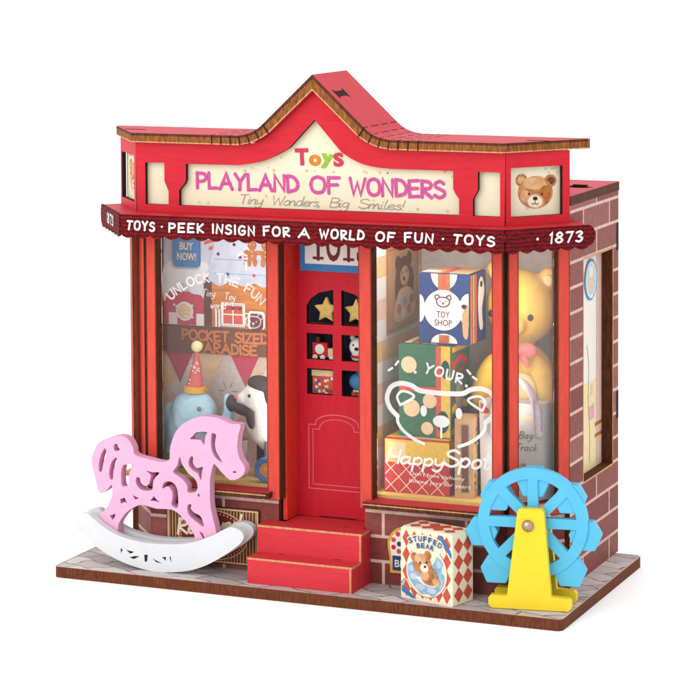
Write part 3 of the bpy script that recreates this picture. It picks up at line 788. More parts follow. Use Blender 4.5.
# living-hinge kerfs: burnt cuts on the front edge, dashed cuts over the bends
def at(x):
    for i in range(n - 1):
        if dense[i][0] <= x <= dense[i + 1][0]:
            t = (x - dense[i][0]) / max(1e-6, dense[i + 1][0] - dense[i][0])
            return [tuple(A[i][k] + (A[i + 1][k] - A[i][k]) * t for k in (0, 1)) for A in (dense, tops)]
for sgn in (-1, 1):
    for k in range(7):
        x = sgn * (1.05 + .225 * k) + .03
        (xa, za), (xb, zb) = at(x); (xc, zc), (xd, zd) = at(x + .028)
        b.face([(xa, .891, za), (xc, .891, zc), (xd, .891, zd), (xb, .891, zb)], 'burn')
        if k < 7:
            for y0, y1 in ((.9, 1.12), (1.3, 1.72), (1.86, 2.24), (2.38, 2.76)):
                if k % 2: y0, y1 = y0 + .14, min(2.77, y1 + .14)
                b.face([(xb, y0, zb + .004), (xd - .006, y0, zd + .004), (xd - .006, y1, zd + .004), (xb, y1, zb + .004)], 'burn')
rt = part(b, 'sign_roof')
# tab slots on top of that board
ft = Frame((0, 0, 9.4 + T), (1, 0, 0), (0, 1, 0))
for x in (-4.95, 4.55):
    b = MB(); b.mark(ft, rect(x, 1.75, x + .5, 1.88), 'burn', .004); sub(b, 'tab_slot', rt)
b = MB()
q0, q1 = at(.34)[1], at(.6)[1]; d = Vector((q1[0] - q0[0], 0, q1[1] - q0[1])).normalized(); o = Vector((q0[0], 0, q0[1]))
fsl = Frame(o, d, (0, 1, 0))
b.mark(fsl, [(.0, 1.12), (.06, 1.24), (.06, 1.56), (.0, 1.68), (.27, 1.68), (.21, 1.56), (.21, 1.24), (.27, 1.12)], 'burn', .006)
sub(b, 'tab_slot', rt)

# flat roof at the rear
b = MB(); b.prism(Frame((0, 0, 8.39), (1, 0, 0), (0, 1, 0)), [(-5.2, 2.62), (5.3, 2.45), (5.3, 5.98), (-5.2, 5.98)], .2, 'red_roof', 'ply_edge', 'interior',
                  [[(4.45, 4.55), (4.6, 4.3), (4.95, 4.22), (5.2, 4.42), (4.98, 4.6), (4.9, 4.95), (4.55, 4.95), (4.62, 4.62)]], mhole='burn')
part(b, 'roof')

# interior shell
b = MB(); b.box(-4.95, 1.47, 1.82, -.97, 4.4, 1.9, 'floor_print', 'floor_print'); part(b, 'display_floor')
b = MB(); b.box(1.08, 1.47, 1.82, 5.0, 4.4, 1.9, 'floor_print'); part(b, 'display_floor')
b = MB()
fb = FRONT(2.9)
b.prism(fb, rect(-5.0, 1.9, -.97, 7.6), .08, 'beige', 'ply_edge')
# harlequin paper with sunbursts
xs = [-5.0 + .52 * i for i in range(9)]
for r_ in range(3):
    for i, x in enumerate(xs):
        if x > -1.25: continue
        zc = 3.62 - .84 * r_ * 1.0
        col = ('peach', 'stripe_white', 'stripe_pink', 'greige')[(i + r_ * 2) % 4]
        if zc - .78 < 1.95: continue
        b.mark(fb, [(x + .52, zc + .76), (x + .04, zc), (x + .52, zc - .76), (min(x + 1.0, -1.0), zc)][:], col, .004 + .001 * ((i + r_) % 2))
for cx, cz in ((-2.98, 3.62), (-3.6, 2.7), (-2.1, 2.9)):
    for k in range(6): b.line(fb, [(cx + .09 * math.cos(k * PI / 3), cz + .09 * math.sin(k * PI / 3)), (cx + .24 * math.cos(k * PI / 3), cz + .24 * math.sin(k * PI / 3))], .018, 'ginger', .007)
for x, m, k in ((-4.55, 'crimson', 0), (-3.78, 'peach', 1), (-2.9, 'crimson', 0), (-2.08, 'peach', 1)): b.mark(fb, [(x, 4.45), (x + .7, 4.45), (x + .36, 3.74)], m, .0095 + .001 * k)
part(b, 'display_back')
b = MB(); b.box(-4.96, 2.84, 4.46, -.98, 2.898, 5.08, 'beam_brown')
fq = FRONT(2.84)
brush(b, fq, 'POCKET SIZED', -3.02, 4.76, .22, .05, 'beam_ink', .006, 2.15, 0, jit=.05)
brush(b, fq, 'PARADISE', -2.98, 4.48, .22, .05, 'beam_ink', .006, 1.5, 0, jit=.05)
part(b, 'display_beam')
b = MB(); b.prism(Frame((-4.6, 0, 0), (0, 1, 0)), rect(1.5, 1.9, 2.9, 7.6), .06, 'interior', 'ply_edge'); part(b, 'display_side')
# right room: striped partition on its left, plain back
b = MB(); fpz = Frame((1.14, 0, 0), (0, 1, 0))
b.prism(fpz, rect(1.44, 1.7, 4.41, 7.6), .06, 'stripe_white', 'ply_edge')
cols = ['stripe_pink', 'stripe_white', 'stripe_warm', 'stripe_white', 'stripe_pink', 'stripe_white', 'stripe_warm', 'stripe_white', 'stripe_pink', 'stripe_white', 'stripe_warm', 'stripe_white']
for i in range(12): b.mark(fpz, rect(1.49, 1.92 + .46 * i, 4.39, 1.92 + .46 * (i + 1) - .004), cols[i], .003)
part(b, 'partition')
b = MB(); b.box(1.15, 4.4, 1.8, 5.02, 4.48, 7.6, 'greige'); part(b, 'display_back')

# ------------------------------------------------------------------ signs and posters fixed to the shop
# board over the door
b = MB(); fq = FRONT(1.93)
b.prism(fq, rect(-.74, 6.6, .96, 7.55), .06, 'midblue', 'midblue'); b.mark(fq, rect(-.62, 6.76, .9, 7.52), 'paper_white')
for c, x, w in (('T', -.3, .3), ('O', .06, .34), ('Y', .42, .32), ('S', .74, .26)):
    b.text(fq, c, x, 6.86, .62, 'ink_maroon', .01, 0, .03, w)
    if c in 'TY': b.mark(fq, rect(x - .13, 6.86, x + .13, 6.92), 'ink_maroon', .0105)
o = b.build('door_sign', loc=(.11, 1.95, 6.6)); tag(o, 'white door board with broad blue border and maroon capitals, hung above the red door', 'sign')

# oval plaque on the brick below the left window
b = MB(); fq = FRONT(1.24)
b.prism(fq, rect(-3.72, .1, -1.45, 1.36), .055, 'choco', 'ply_edge')
for i in range(29): b.mark(fq, rect(-3.66 + .0755 * i, .15, -3.66 + .0755 * i + .03, 1.31), 'gilt', .003)
b.line(fq, rect(-3.68, .14, -1.49, 1.32), .03, 'peach', .005, True)
b.mark(fq, ell(-2.58, .73, .86, .56, 40), 'peach', .006); b.mark(fq, ell(-2.58, .73, .835, .535, 40), 'oxblood', .007)
for k in range(52): b.flat(fq, ell(-2.58 + .79 * math.cos(2 * PI * k / 52), .73 + .49 * math.sin(2 * PI * k / 52), .018, n=8), 'peach', .009)
f2 = Frame(fq.p(-2.68, .86), (math.cos(.13), 0, math.sin(.13)), (-math.sin(.13), 0, math.cos(.13)))
brush(b, f2, 'Reserved', 0, -.08, .34, .06, 'cream', .01, 1.56, .3, gap=.06)
o = b.build('wall_plaque', loc=(-2.58, 1.27, .1)); tag(o, 'striped brown plaque with dark red oval and cream script, behind the rocking horse', 'plaque')

# palette shaped notice on the brick, half behind the bear carton
b = MB(); fq = FRONT(1.25)
pal = smooth([(1.62, .62), (1.58, .95), (1.72, 1.2), (1.98, 1.3), (2.25, 1.2), (2.4, .95), (2.36, .62)], 4, False) + [(2.36, .28), (1.64, .28)]
b.prism(fq, pal, .045, 'gold', 'gold')
b.mark(fq, [(1.98 + (x - 1.98) * .86, .8 + (z - .8) * .88) for x, z in pal], 'paper_white')
b.mark(fq, rect(1.69, .34, 2.31, .66), 'navy')
for i, (x, z) in enumerate(((1.72, .84), (1.72, 1.0), (1.82, 1.13), (1.97, 1.18), (1.85, .92), (1.97, 1.02), (1.84, .76), (2.1, 1.1), (2.12, .9), (1.98, .84))):
    b.mark(fq, ell(x, z, .055, n=12), ('scarlet', 'brickred', 'crimson', 'midblue', 'navy')[i % 5])
b.text(fq, 'BEAR', 2.0, .42, .16, 'paper_white', .016, 0, .01, .5)
o = b.build('palette_sign', loc=(1.98, 1.28, .28)); tag(o, 'yellow edged palette shaped notice with coloured dots and navy strip, right of the steps', 'sign')

# round badge on the side window panel
b = MB(); fq = Frame((5.04, 0, 0), (0, 1, 0))
b.prism(fq.moved(0, 0, .012), ell(4.66, 6.33, .44, .46, 36), .012, 'badge_blue', 'badge_blue')
f2 = fq.moved(0, 0, .012)
b.mark(f2, ell(4.66, 6.33, .385, .4, 32), 'paper_white'); b.mark(f2, ell(4.66, 6.33, .34, .355, 32), 'pale_aqua')
b.mark(f2, ell(4.66, 6.27, .17, .22), 'peach'); b.mark(f2, ell(4.66, 6.5, .13, .12), 'cream')
for y in (4.55, 4.77): b.mark(f2, ell(y, 6.62, .045, .07), 'cream')
b.mark(f2, rect(4.54, 5.92, 4.78, 6.0), 'paper_white')
o = b.build('badge', loc=(5.045, 4.66, 5.87)); tag(o, 'round blue and white badge at the top of the side window panel', 'badge')

# gingerbread picture behind the left window
b = MB(); fq = FRONT(2.82)
b.prism(fq, rect(-4.55, 5.08, -1.6, 7.45), .05, 'paleblue', 'paper_white')
b.mark(fq, rect(-4.55, 5.09, -3.25, 5.85), 'crimson')
b.mark(fq, smooth([(-4.55, 5.6), (-4.4, 5.85), (-4.2, 5.9), (-4.05, 6.05), (-3.85, 5.82), (-3.6, 5.78), (-3.45, 5.55), (-3.3, 5.4), (-3.3, 6.4), (-4.0, 6.6), (-4.55, 6.4)], 3), 'snow')
b.mark(fq, ell(-4.02, 5.4, .22, .22), 'paper_white'); b.mark(fq, ell(-4.02, 5.4, .17, .17), 'peach')
for i in range(16): b.mark(fq, ell(rs.uniform(-4.4, -3.35), rs.uniform(5.15, 5.55), .03, n=8), 'paper_white')
for x in (-4.42, -3.72, -3.42): b.mark(fq, rect(x, 5.09, x + .22, 5.36), 'paper_white')
for i in range(7):                                       # striped awning corner
    z = 6.95 - .13 * i
    b.mark(fq, [(-3.5 + .11 * i, z), (-2.86, z + .2), (-2.86, z + .27), (-3.5 + .11 * i, z + .07)], 'brickred')
fq = fq.moved(-.3, 0)
b.mark(fq, rect(-3.22, 5.09, -3.02, 6.2), 'choco')
b.mark(fq, [(-3.02, 5.09), (-1.31, 5.09), (-1.31, 6.12), (-3.02, 6.12)], 'plank')
for z in (5.3, 5.5, 5.72, 5.92): b.mark(fq, rect(-3.02, z, -1.31, z + .018), 'ginger')
b.mark(fq, smooth([(-3.1, 6.3), (-3.0, 6.1), (-2.8, 6.02), (-2.6, 6.12), (-2.4, 6.08), (-2.15, 6.04), (-1.95, 6.12), (-1.75, 6.04), (-1.5, 6.1), (-1.32, 6.08), (-1.32, 7.4), (-2.7, 7.4)], 3), 'paleblue')
for z in (6.3, 6.62): b.mark(fq, rect(-2.95, z, -1.33, z + .025), 'skyblue')
for x, z, m in ((-2.85, 6.75, 'navy'), (-2.45, 6.98, 'ink_dark'), (-2.62, 6.3, 'navy'), (-1.96, 6.3, 'crimson'), (-2.3, 6.7, 'ink_maroon'), (-1.75, 6.55, 'green')): b.mark(fq, ell(x, z, .04, n=10), m)
b.line(fq, smooth([(-2.34, 6.74), (-2.22, 6.8), (-2.14, 6.7), (-2.16, 6.44)], 4, False), .06, 'paper_white')
for k in range(4): b.mark(fq, rect(-2.2, 6.46 + .08 * k, -2.13, 6.49 + .08 * k), 'scarlet')
for gx in (-2.0, -1.66):
    for z, r_ in ((6.98, .11), (6.76, .12)): b.mark(fq, ell(gx, z, r_), 'ginger')
    for sx in (-1, 1):
        b.mark(fq, ell(gx + sx * .13, 6.82, .08, .05, 12), 'ginger'); b.mark(fq, ell(gx + sx * .07, 6.6, .055, .1, 12), 'ginger')
        b.mark(fq, ell(gx + sx * .04, 7.0, .014, n=8), 'cream')
    for z in (6.84, 6.74): b.mark(fq, ell(gx, z, .016, n=8), 'cream')
for x0 in (-2.72,):                                      # iced window
    b.mark(fq, rect(x0 - .06, 5.12, x0 + .54, 5.66), 'paper_white'); b.mark(fq, rect(x0, 5.18, x0 + .48, 5.6), 'brickred')
    b.mark(fq, rect(x0 + .225, 5.18, x0 + .255, 5.6), 'paper_white'); b.mark(fq, rect(x0, 5.38, x0 + .48, 5.41), 'paper_white')
    for k in range(10): b.mark(fq, ell(x0 - .03 + .06 * k, 5.63, .013, n=7), 'navy'); b.mark(fq, ell(x0 - .03 + .06 * k, 5.15, .013, n=7), 'navy')
    for k in range(5): b.mark(fq, ell(x0 + .06 + .09 * k, 5.54, .04, n=9), 'scarlet' if k % 2 else 'choco')
b.mark(fq, rrect(-2.1, 5.09, -1.68, 5.5, .08), 'paper_white'); b.mark(fq, rrect(-2.05, 5.09, -1.72, 5.45, .07), 'ink_maroon')
for x in (-2.92, -2.84): b.mark(fq, [(x, 5.1), (x + .05, 5.1), (x + .05, 5.5), (x, 5.5)], 'paper_white')
o = b.build('gingerbread_poster', loc=(-3.08, 2.84, 5.08)); tag(o, 'picture of a snowy gingerbread house and candy behind the left display window', 'poster')
b = MB(); fq = FRONT(2.76)
b.prism(fq, rrect(-4.28, 6.42, -3.6, 7.3, .1), .04, 'midblue', 'cobalt_cap')
b.text(fq, 'BUY', -3.93, 6.82, .17, 'peach', .006, 0, .02, .34); b.text(fq, 'NOW!', -3.93, 6.58, .17, 'peach', .006, 0, .02, .48)
o = b.build('notice', loc=(-3.94, 2.79, 6.42)); tag(o, 'small blue notice with two lines of peach capitals at the top of the left window', 'notice')

# bear poster on the striped partition
b = MB(); fq = Frame((1.155, 0, 0), (0, 1, 0))
b.prism(fq, [(2.3, 5.2), (4.2, 5.28), (4.2, 7.1), (2.3, 7.1)], .015, 'tan', 'ginger'); b.line(fq, [(2.36, 5.27), (4.14, 5.34), (4.14, 7.05), (2.36, 7.05)], .035, 'brickred', None, True)
E_ = lambda y, z, ry, rz, m: b.mark(fq, ell(y, z, ry, rz), m)
E_(3.3, 6.5, .42, .34, 'bear_dark'); E_(2.95, 6.72, .16, .16, 'bear_dark'); E_(3.62, 6.75, .16, .16, 'bear_dark'); E_(3.0, 6.2, .22, .5, 'bear_dark'); E_(3.7, 6.25, .2, .3, 'bear_dark')
E_(3.34, 6.4, .26, .22, 'bear_light'); E_(3.3, 6.34, .07, .05, 'ink_dark')
for y in (3.2, 3.48): E_(y, 6.48, .03, .035, 'ink_dark')
b.mark(fq, smooth([(2.7, 5.5), (2.95, 6.05), (3.3, 6.14), (3.75, 6.05), (3.95, 5.6), (3.3, 5.42)], 4), 'peach')
for y, z, m in ((3.0, 5.7, 'rose'), (3.35, 5.82, 'skyblue'), (3.6, 5.64, 'brickred'), (3.25, 5.58, 'cream'), (3.75, 5.85, 'toy_grey')): E_(y, z, .13, .11, m)
o = b.build('bear_poster', loc=(1.145, 3.25, 5.2)); tag(o, 'tan poster of a brown bear on the striped inner wall of the right window', 'poster')

# ------------------------------------------------------------------ rocking horse
hx = thing('rocking_horse', 'pink cut-out rocking horse with scroll openings on white rockers, left of the steps', 'rocking horse', (-3.5, .78, 0))
HORSE = [(-4.95, 1.64), (-5.04, 1.92), (-5.14, 2.3), (-5.1, 2.52), (-4.94, 2.78), (-4.65, 2.92), (-4.43, 2.97), (-4.22, 2.91), (-4.1, 2.73), (-4.05, 2.57), (-3.73, 2.5), (-3.38, 2.46), (-3.21, 2.52), (-3.19, 2.62), (-3.17, 2.83), (-3.04, 3.15), (-2.83, 3.36), (-2.52, 3.51), (-2.28, 3.55), (-1.97, 3.52), (-1.7, 3.43), (-1.47, 3.42), (-1.52, 3.2), (-1.55, 2.92), (-1.49, 2.67), (-1.37, 2.5), (-1.41, 2.34), (-1.57, 2.22), (-1.74, 2.2), (-1.91, 2.33), (-2.05, 2.47), (-2.13, 2.5), (-2.21, 2.18), (-2.22, 1.8), (-2.2, 1.52), (-2.07, 1.0), (-2.07, 0.72), (-2.55, 0.65), (-2.6, 0.88), (-2.67, 1.01), (-2.87, 1.25), (-3.11, 1.41), (-3.36, 1.42), (-3.54, 1.41), (-3.74, 1.45), (-3.94, 1.46), (-4.21, 1.32), (-4.39, 1.13), (-4.49, 0.95), (-4.55, 0.62), (-5.04, 0.75), (-4.98, 1.1), (-4.76, 1.34), (-4.64, 1.6), (-4.63, 1.78), (-4.65, 1.85), (-4.77, 1.72)]
CUT = [
 [(-4.8, 2.65), (-4.88, 2.52), (-4.94, 2.33), (-4.94, 2.14), (-4.9, 2.14), (-4.85, 2.35), (-4.78, 2.55)],
 [(-4.53, 2.46), (-4.64, 2.33), (-4.69, 2.11), (-4.66, 1.98), (-4.62, 1.99), (-4.61, 2.15), (-4.57, 2.28), (-4.51, 2.41)],
 [(-4.55, 2.76), (-4.49, 2.76), (-4.49, 2.7), (-4.42, 2.69), (-4.46, 2.64), (-4.56, 2.64)],
 [(-4.32, 2.31), (-4.11, 2.32), (-4.2, 2.18), (-4.23, 2.02), (-4.24, 1.89), (-4.37, 1.85), (-4.39, 2.04), (-4.37, 2.23)],
 [(-3.76, 2.23), (-3.63, 2.2), (-3.46, 2.21), (-3.56, 2.11), (-3.62, 2.0), (-3.64, 1.84), (-3.76, 1.80), (-3.92, 1.82), (-4.02, 1.94), (-4.01, 2.06), (-3.95, 2.05), (-3.92, 1.95), (-3.81, 1.88), (-3.72, 1.92), (-3.66, 2.06), (-3.66, 2.16)],
 [(-3.37, 1.88), (-3.33, 1.99), (-3.18, 2.03), (-3.06, 1.95), (-3.01, 1.77), (-3.02, 1.48), (-3.15, 1.53), (-3.13, 1.63), (-3.12, 1.79), (-3.18, 1.9), (-3.27, 1.94)],
 [(-4.12, 1.67), (-3.96, 1.6), (-4.07, 1.57)], [(-3.6, 1.69), (-3.53, 1.62), (-3.44, 1.56), (-3.69, 1.58), (-3.64, 1.62)],
 [(-4.42, 1.54), (-4.35, 1.56), (-4.29, 1.59), (-4.31, 1.54), (-4.27, 1.49), (-4.35, 1.5), (-4.4, 1.46)],
 [(-4.7, 1.16), (-4.62, 1.18), (-4.55, 1.22), (-4.57, 1.13), (-4.63, 1.06)],
 [(-2.68, 3.03), (-2.61, 3.09), (-2.52, 3.17), (-2.28, 3.19), (-2.33, 3.11), (-2.36, 2.93), (-2.42, 3.02), (-2.56, 3.03)],
 [(-2.15, 3.18), (-2.07, 3.15), (-2.1, 2.97), (-2.06, 2.78), (-1.93, 2.57), (-2.06, 2.66), (-2.15, 2.81), (-2.17, 3.0)],
 [(-2.66, 2.63), (-2.63, 2.62), (-2.64, 2.52), (-2.6, 2.43), (-2.52, 2.38), (-2.39, 2.42), (-2.42, 2.32), (-2.44, 2.14), (-2.5, 2.28), (-2.62, 2.34), (-2.71, 2.44), (-2.71, 2.55)],
 [(-2.94, 2.60), (-2.91, 2.46), (-2.84, 2.36), (-2.74, 2.24), (-2.62, 2.17), (-2.55, 2.08), (-2.53, 1.95), (-2.60, 1.86), (-2.75, 1.85), (-2.76, 1.99), (-2.9, 2.14), (-3.1, 2.26), (-3.0, 2.4)],
 [(-1.68, 2.37), (-1.62, 2.4), (-1.56, 2.38), (-1.62, 2.35)], [(-2.53, 1.79), (-2.48, 1.84), (-2.46, 1.75)],
 [(-2.74, 1.56), (-2.68, 1.56), (-2.7, 1.48), (-2.61, 1.39), (-2.48, 1.34), (-2.42, 1.25), (-2.38, 1.12), (-2.56, 1.22), (-2.7, 1.32), (-2.76, 1.44)],
 [(-2.49, 1.0), (-2.41, .97), (-2.36, .88), (-2.38, .8), (-2.42, .89)]]
def grow(c, d=.014):
    c = ccw(c); out = []
    for i, p in enumerate(c):
        a, b_ = Vector(c[i - 1]), Vector(c[(i + 1) % len(c)]); t = (b_ - a).normalized(); out.append((p[0] + t[1] * d, p[1] - t[0] * d))
    return out
fh = Frame((-.14, .66, -.07))
b = MB(); b.prism(fh, smooth(HORSE, 3), .24, 'horse_pink', holes=[smooth(grow(c), 3) if len(c) > 5 else c for c in CUT])
b.build('horse_body', hx, .018)
ROCK = [(-5.52, .97), (-5.43, 1.1), (-5.2, 1.15), (-5.06, 1.07), (-4.81, .9), (-4.49, .75), (-4.13, .66), (-3.72, .62), (-3.29, .63), (-2.8, .68), (-2.46, .77), (-2.11, .92), (-1.83, 1.08), (-1.63, 1.15), (-1.42, 1.09), (-1.35, .95), (-1.46, .78), (-1.84, .5), (-2.25, .26), (-2.67, .1), (-3.16, .015), (-3.51, .0), (-3.75, .02), (-4.13, .09), (-4.55, .22), (-4.96, .42), (-5.31, .66), (-5.49, .84)]
RC = [[(-4.35, .45), (-4.3, .41), (-4.35, .33)], [(-4.21, .42), (-4.01, .39), (-4.12, .34)], [(-4.14, .26), (-4.0, .3), (-3.87, .31), (-4.03, .23)], [(-3.77, .35), (-3.68, .36), (-3.7, .2), (-3.76, .2)],
      [(-3.57, .29), (-3.44, .24), (-3.33, .2), (-3.47, .21)], [(-3.33, .34), (-3.23, .35), (-3.24, .26)], [(-3.15, .36), (-3.12, .37), (-3.09, .24), (-3.13, .3)]]
for yy in (.42, .93):
    b = MB(); b.prism(Frame((-.09, yy, 0)), smooth(ROCK, 3), .2, 'rocker_white', holes=RC, mhole='toy_grey'); b.build('rocker', hx, .02)

# ------------------------------------------------------------------ ferris wheel
fe = thing('ferris_wheel', 'sky blue toy ferris wheel on bright yellow stand at the right corner', 'toy wheel', (5.05, .8, 0))
fw_ = Frame((5.0, .45, 0), (math.cos(math.radians(10)), math.sin(math.radians(10)), 0))
CX, CZ = .08, 1.765
stand = [(-.2, 2.06), (-.15, 2.11), (.3, 2.11), (.35, 2.06), (.5, .3), (.86, .27), (.92, .22), (.92, .08), (.86, .01), (-.74, .01), (-.81, .08), (-.81, .22), (-.76, .28), (-.42, .28)]
b = MB(); b.prism(fw_, stand, .2, 'stand_yellow'); b.build('stand', fe, .025)
b = MB(); b.prism(fw_.moved(0.02, 0, -.66), [(x, z if z < 1 else z - .26) for x, z in stand], .2, 'stand_yellow'); b.build('stand', fe, .025)
def rs_out(R, n=72): return ell(CX, CZ, R, R, n)
sect = []
Ri, sw_ = .915, .105
for k in range(8):
    a0, a1 = k * PI / 4, (k + 1) * PI / 4
    r0 = sw_ / math.sin(PI / 8) * 1.04
    am = (a0 + a1) / 2
    d0 = math.asin(sw_ / Ri)
    q = [(CX + r0 * math.cos(am), CZ + r0 * math.sin(am))]
    for i in range(9):
        t = a0 + d0 + (a1 - a0 - 2 * d0) * i / 8; q.append((CX + Ri * math.cos(t), CZ + Ri * math.sin(t)))
    sect.append(q)
b = MB(); b.prism(fw_.moved(0, 0, -.26), rs_out(1.15), .17, 'wheel_blue', holes=sect); b.build('wheel', fe, .02)
gon = [(-.17, .06), (-.34, -.22), (-.32, -.28), (-.215, -.52), (-.19, -.54), (.19, -.54), (.215, -.52), (.32, -.28), (.34, -.22), (.17, .06)]
for k in range(8):
    a = k * PI / 4; hxx, hz = CX + 1.08 * math.cos(a), CZ + 1.08 * math.sin(a)
    b = MB(); b.prism(fw_.moved(hxx, hz, -.30 if k % 2 == 0 else -.285), gon, .3, 'wheel_blue'); b.build('gondola', fe, .02)
b = MB(); p0, p1 = fw_.p(.02, 1.765, -.88), fw_.p(.02, 1.765, .0)
b.cyl(p0, p1, .05, 'bolt'); b.ball(fw_.p(.02, 1.765, .02), (.125, .09, .125), 'bolt'); b.build('axle', fe)

# ------------------------------------------------------------------ bear carton by the steps
def carton(name, label, cat, fl, ang, w, d, h, front, side, mats, group=None, z0=0.0):
    """closed card box: front(mb, frame) and side(mb, frame) print its two visible faces"""
    u = Vector((math.cos(ang), math.sin(ang), 0)); v = Vector((-math.sin(ang), math.cos(ang), 0))
    o = Vector((fl[0], fl[1], z0)); c = o + u * w / 2 + v * d / 2
    t = thing(name, label, cat, c, group)
    b = MB(); ff = Frame(o, u); b.prism(ff, rrect(0, 0, w, h, .025, 2), d, *mats[:3])
    front(b, ff); side(b, Frame(o + u * w, v)); bb = b.build('carton_body', t, .012)
    b = MB(); ft = Frame(o + Vector((0, 0, h)), u, v)
    b.prism(ft, rect(.03, .03, w - .03, d - .03), .02, mats[0] if len(mats) < 4 else mats[3], mats[1], h=.02)
    return t, b, ft
def harle(b, f, w, h, nx, nz, m, x0=0.0, z0=0.0):
    dx, dz = w / nx, h / nz
    for i in range(nx):
        for k in range(nz):
            cx, cz = x0 + dx * (i + .5), z0 + dz * (k + .5)
            b.mark(f, [(cx, cz - dz / 2), (cx + dx / 2, cz), (cx, cz + dz / 2), (cx - dx / 2, cz)], m, .004)
def fr_bear(b, f):
    harle(b, f, 1.27, 1.42, 6, 4, 'brickred', .04, .04)
    b.mark(f, ell(.68, .64, .55, .55, 40), 'brickred', .006); b.mark(f, ell(.68, .64, .535, .535, 40), 'cream', .008)
    b.mark(f, [(.66 + r_ * math.sin(a), .38 + r_ * math.cos(a)) for r_, aa in ((1.04, 1), (.74, -1)) for a in [aa * (-.5 + .1 * i) for i in range(11)]], 'cream', .0085)
    b.mark(f, smooth([(.18, .7), (.2, .5), (.3, .34), (.42, .24), (.56, .15), (.72, .18), (.84, .14), (1.0, .26), (1.12, .4), (1.16, .58), (1.08, .72), (1.12, .88), (.96, 1.0), (.88, .86), (.7, .7), (.5, .74), (.36, .84)], 4), 'skyblue', .010)
    for x, z, rx, rz in ((.34, .5, .1, .07), (.52, .3, .13, .06), (.82, .26, .12, .06), (1.02, .46, .08, .1), (1.0, .84, .06, .08), (.28, .66, .06, .07)): b.mark(f, ell(x, z, rx, rz), 'paleblue', .0105)
    b.mark(f, smooth([(.4, .5), (.6, .36), (.9, .34), (.98, .44), (.7, .5)], 4), 'snow', .0115)
    for x, z, rx, rz, m in ((.78, .52, .22, .15, 'bear_brown'), (.95, .46, .1, .09, 'bear_light'), (.58, .78, .24, .22, 'bear_brown'), (.37, .92, .09, .09, 'bear_brown'), (.72, 1.0, .09, .09, 'bear_brown'), (.52, .9, .15, .1, 'bear_light'),
                          (.66, .58, .1, .12, 'bear_light'), (.85, .66, .09, .08, 'bear_brown'), (.64, .72, .11, .09, 'cream'), (.66, .75, .035, .028, 'ink_dark'), (.53, .82, .022, .026, 'ink_dark'), (.7, .85, .022, .026, 'ink_dark')):
        b.mark(f, ell(x, z, rx, rz), m)
    for i, ch in enumerate('STUFFED'):
        a = -.42 + .14 * i; b.text(f, ch, .66 + .9 * math.sin(a), .38 + .9 * math.cos(a), .115, 'cobalt_cap', .03 + .0008 * i, 0, .03, .098, -a)
    for i, ch in enumerate('BEAR'):
        a = -.22 + .15 * i; b.text(f, ch, .66 + .76 * math.sin(a), .38 + .76 * math.cos(a), .105, 'cobalt_cap', .03 + .0008 * i, 0, .03, .095, -a)
    b.mark(f, [(.98, 1.46), (1.1, 1.46), (1.33, 1.12), (1.33, 1.0)], 'midblue', .012)
    b.mark(f, [(.03, .28), (.03, .14), (.28, .03), (.42, .03)], 'midblue', .012)
    b.text(f, 'TOY', .12, .32, .09, 'cobalt_cap', .012, 0, .01, .16, .9)
def sd_bear(b, f): harle(b, f, .64, 1.36, 2, 4, 'brickred', .04, .06)
t, b, ft = carton('bear_carton', 'cream and red harlequin carton with a sleeping bear picture, standing outside by the brick wall', 'toy box', (2.2, .47), -.285, 1.36, .7, 1.5, fr_bear, sd_bear, ('cream', 'cream', 'cream'))
harle(b, ft.moved(0, 0, .02), 1.2, .56, 4, 2, 'brickred', .08, .07); b.mark(ft.moved(0, 0, .02), rect(.5, .2, .86, .48), 'brickred', .006)
b.build('lid', t)

# ------------------------------------------------------------------ right window: boxes, bags, teddy
def fr_red(b, f):
    b.mark(f, rect(0.02, .68, 1.5, 1.16), 'yellow')
    b.mark(f, rect(.1, .74, .5, 1.1), 'peach')
    for i in range(-2, 5):
        x = .36 * i
        for s_ in (1, -1):
            a, c = (x, x + .66) if s_ == 1 else (x + .66, x)
            P_ = [(a, .02), (c, .68)]
            q = []
            (xa, za), (xc, zc) = P_
            lo, hi = .03, 1.48
            def cut(xx):
                return za + (zc - za) * (xx - xa) / (xc - xa)
            if max(xa, xc) < lo or min(xa, xc) > hi: continue
            e = []
            for (x_, z_) in P_:
                x2 = min(hi, max(lo, x_)); e.append((x2, cut(x2)))
            if abs(e[0][0] - e[1][0]) > .05: b.line(f, e, .022, 'peach')
    b.line(f, [(.03, .68), (1.48, .68)], .02, 'peach')
def sd_red(b, f): b.mark(f, rect(.02, .7, .98, 1.16), 'gold')
t, b, ft = carton('gift_box', 'red and yellow latticed box at the bottom of the pile in the right window', 'gift box', (1.3, 1.78), .0, 1.5, 1.0, 1.18, fr_red, sd_red, ('scarlet', 'scarlet', 'scarlet', 'yellow'), 'gift boxes piled in the right window', 1.9)
f3 = ft.moved(0, 0, .02)
for x in (.3, .8): b.mark(f3, rect(x, .05, x + .22, .95), 'mauve')
b.build('lid', t)
def fr_green(b, f):
    b.mark(f, rect(.86, .02, .98, 2.0), 'brickred'); b.mark(f, rect(.98, .02, 1.19, 2.0), 'yellow')
    b.mark(f, rect(.02, .98, .86, 1.1), 'brickred', .012)
    for x, z, r_ in ((.24, 1.56, .18), (.3, .62, .19), (.72, .8, .16), (.66, .2, .14)): b.mark(f, ell(x, z, r_), 'peach')
    b.mark(f, ell(1.08, 1.5, .1, .2), 'darkgreen'); b.mark(f, ell(1.02, .36, .14, .24), 'darkgreen')
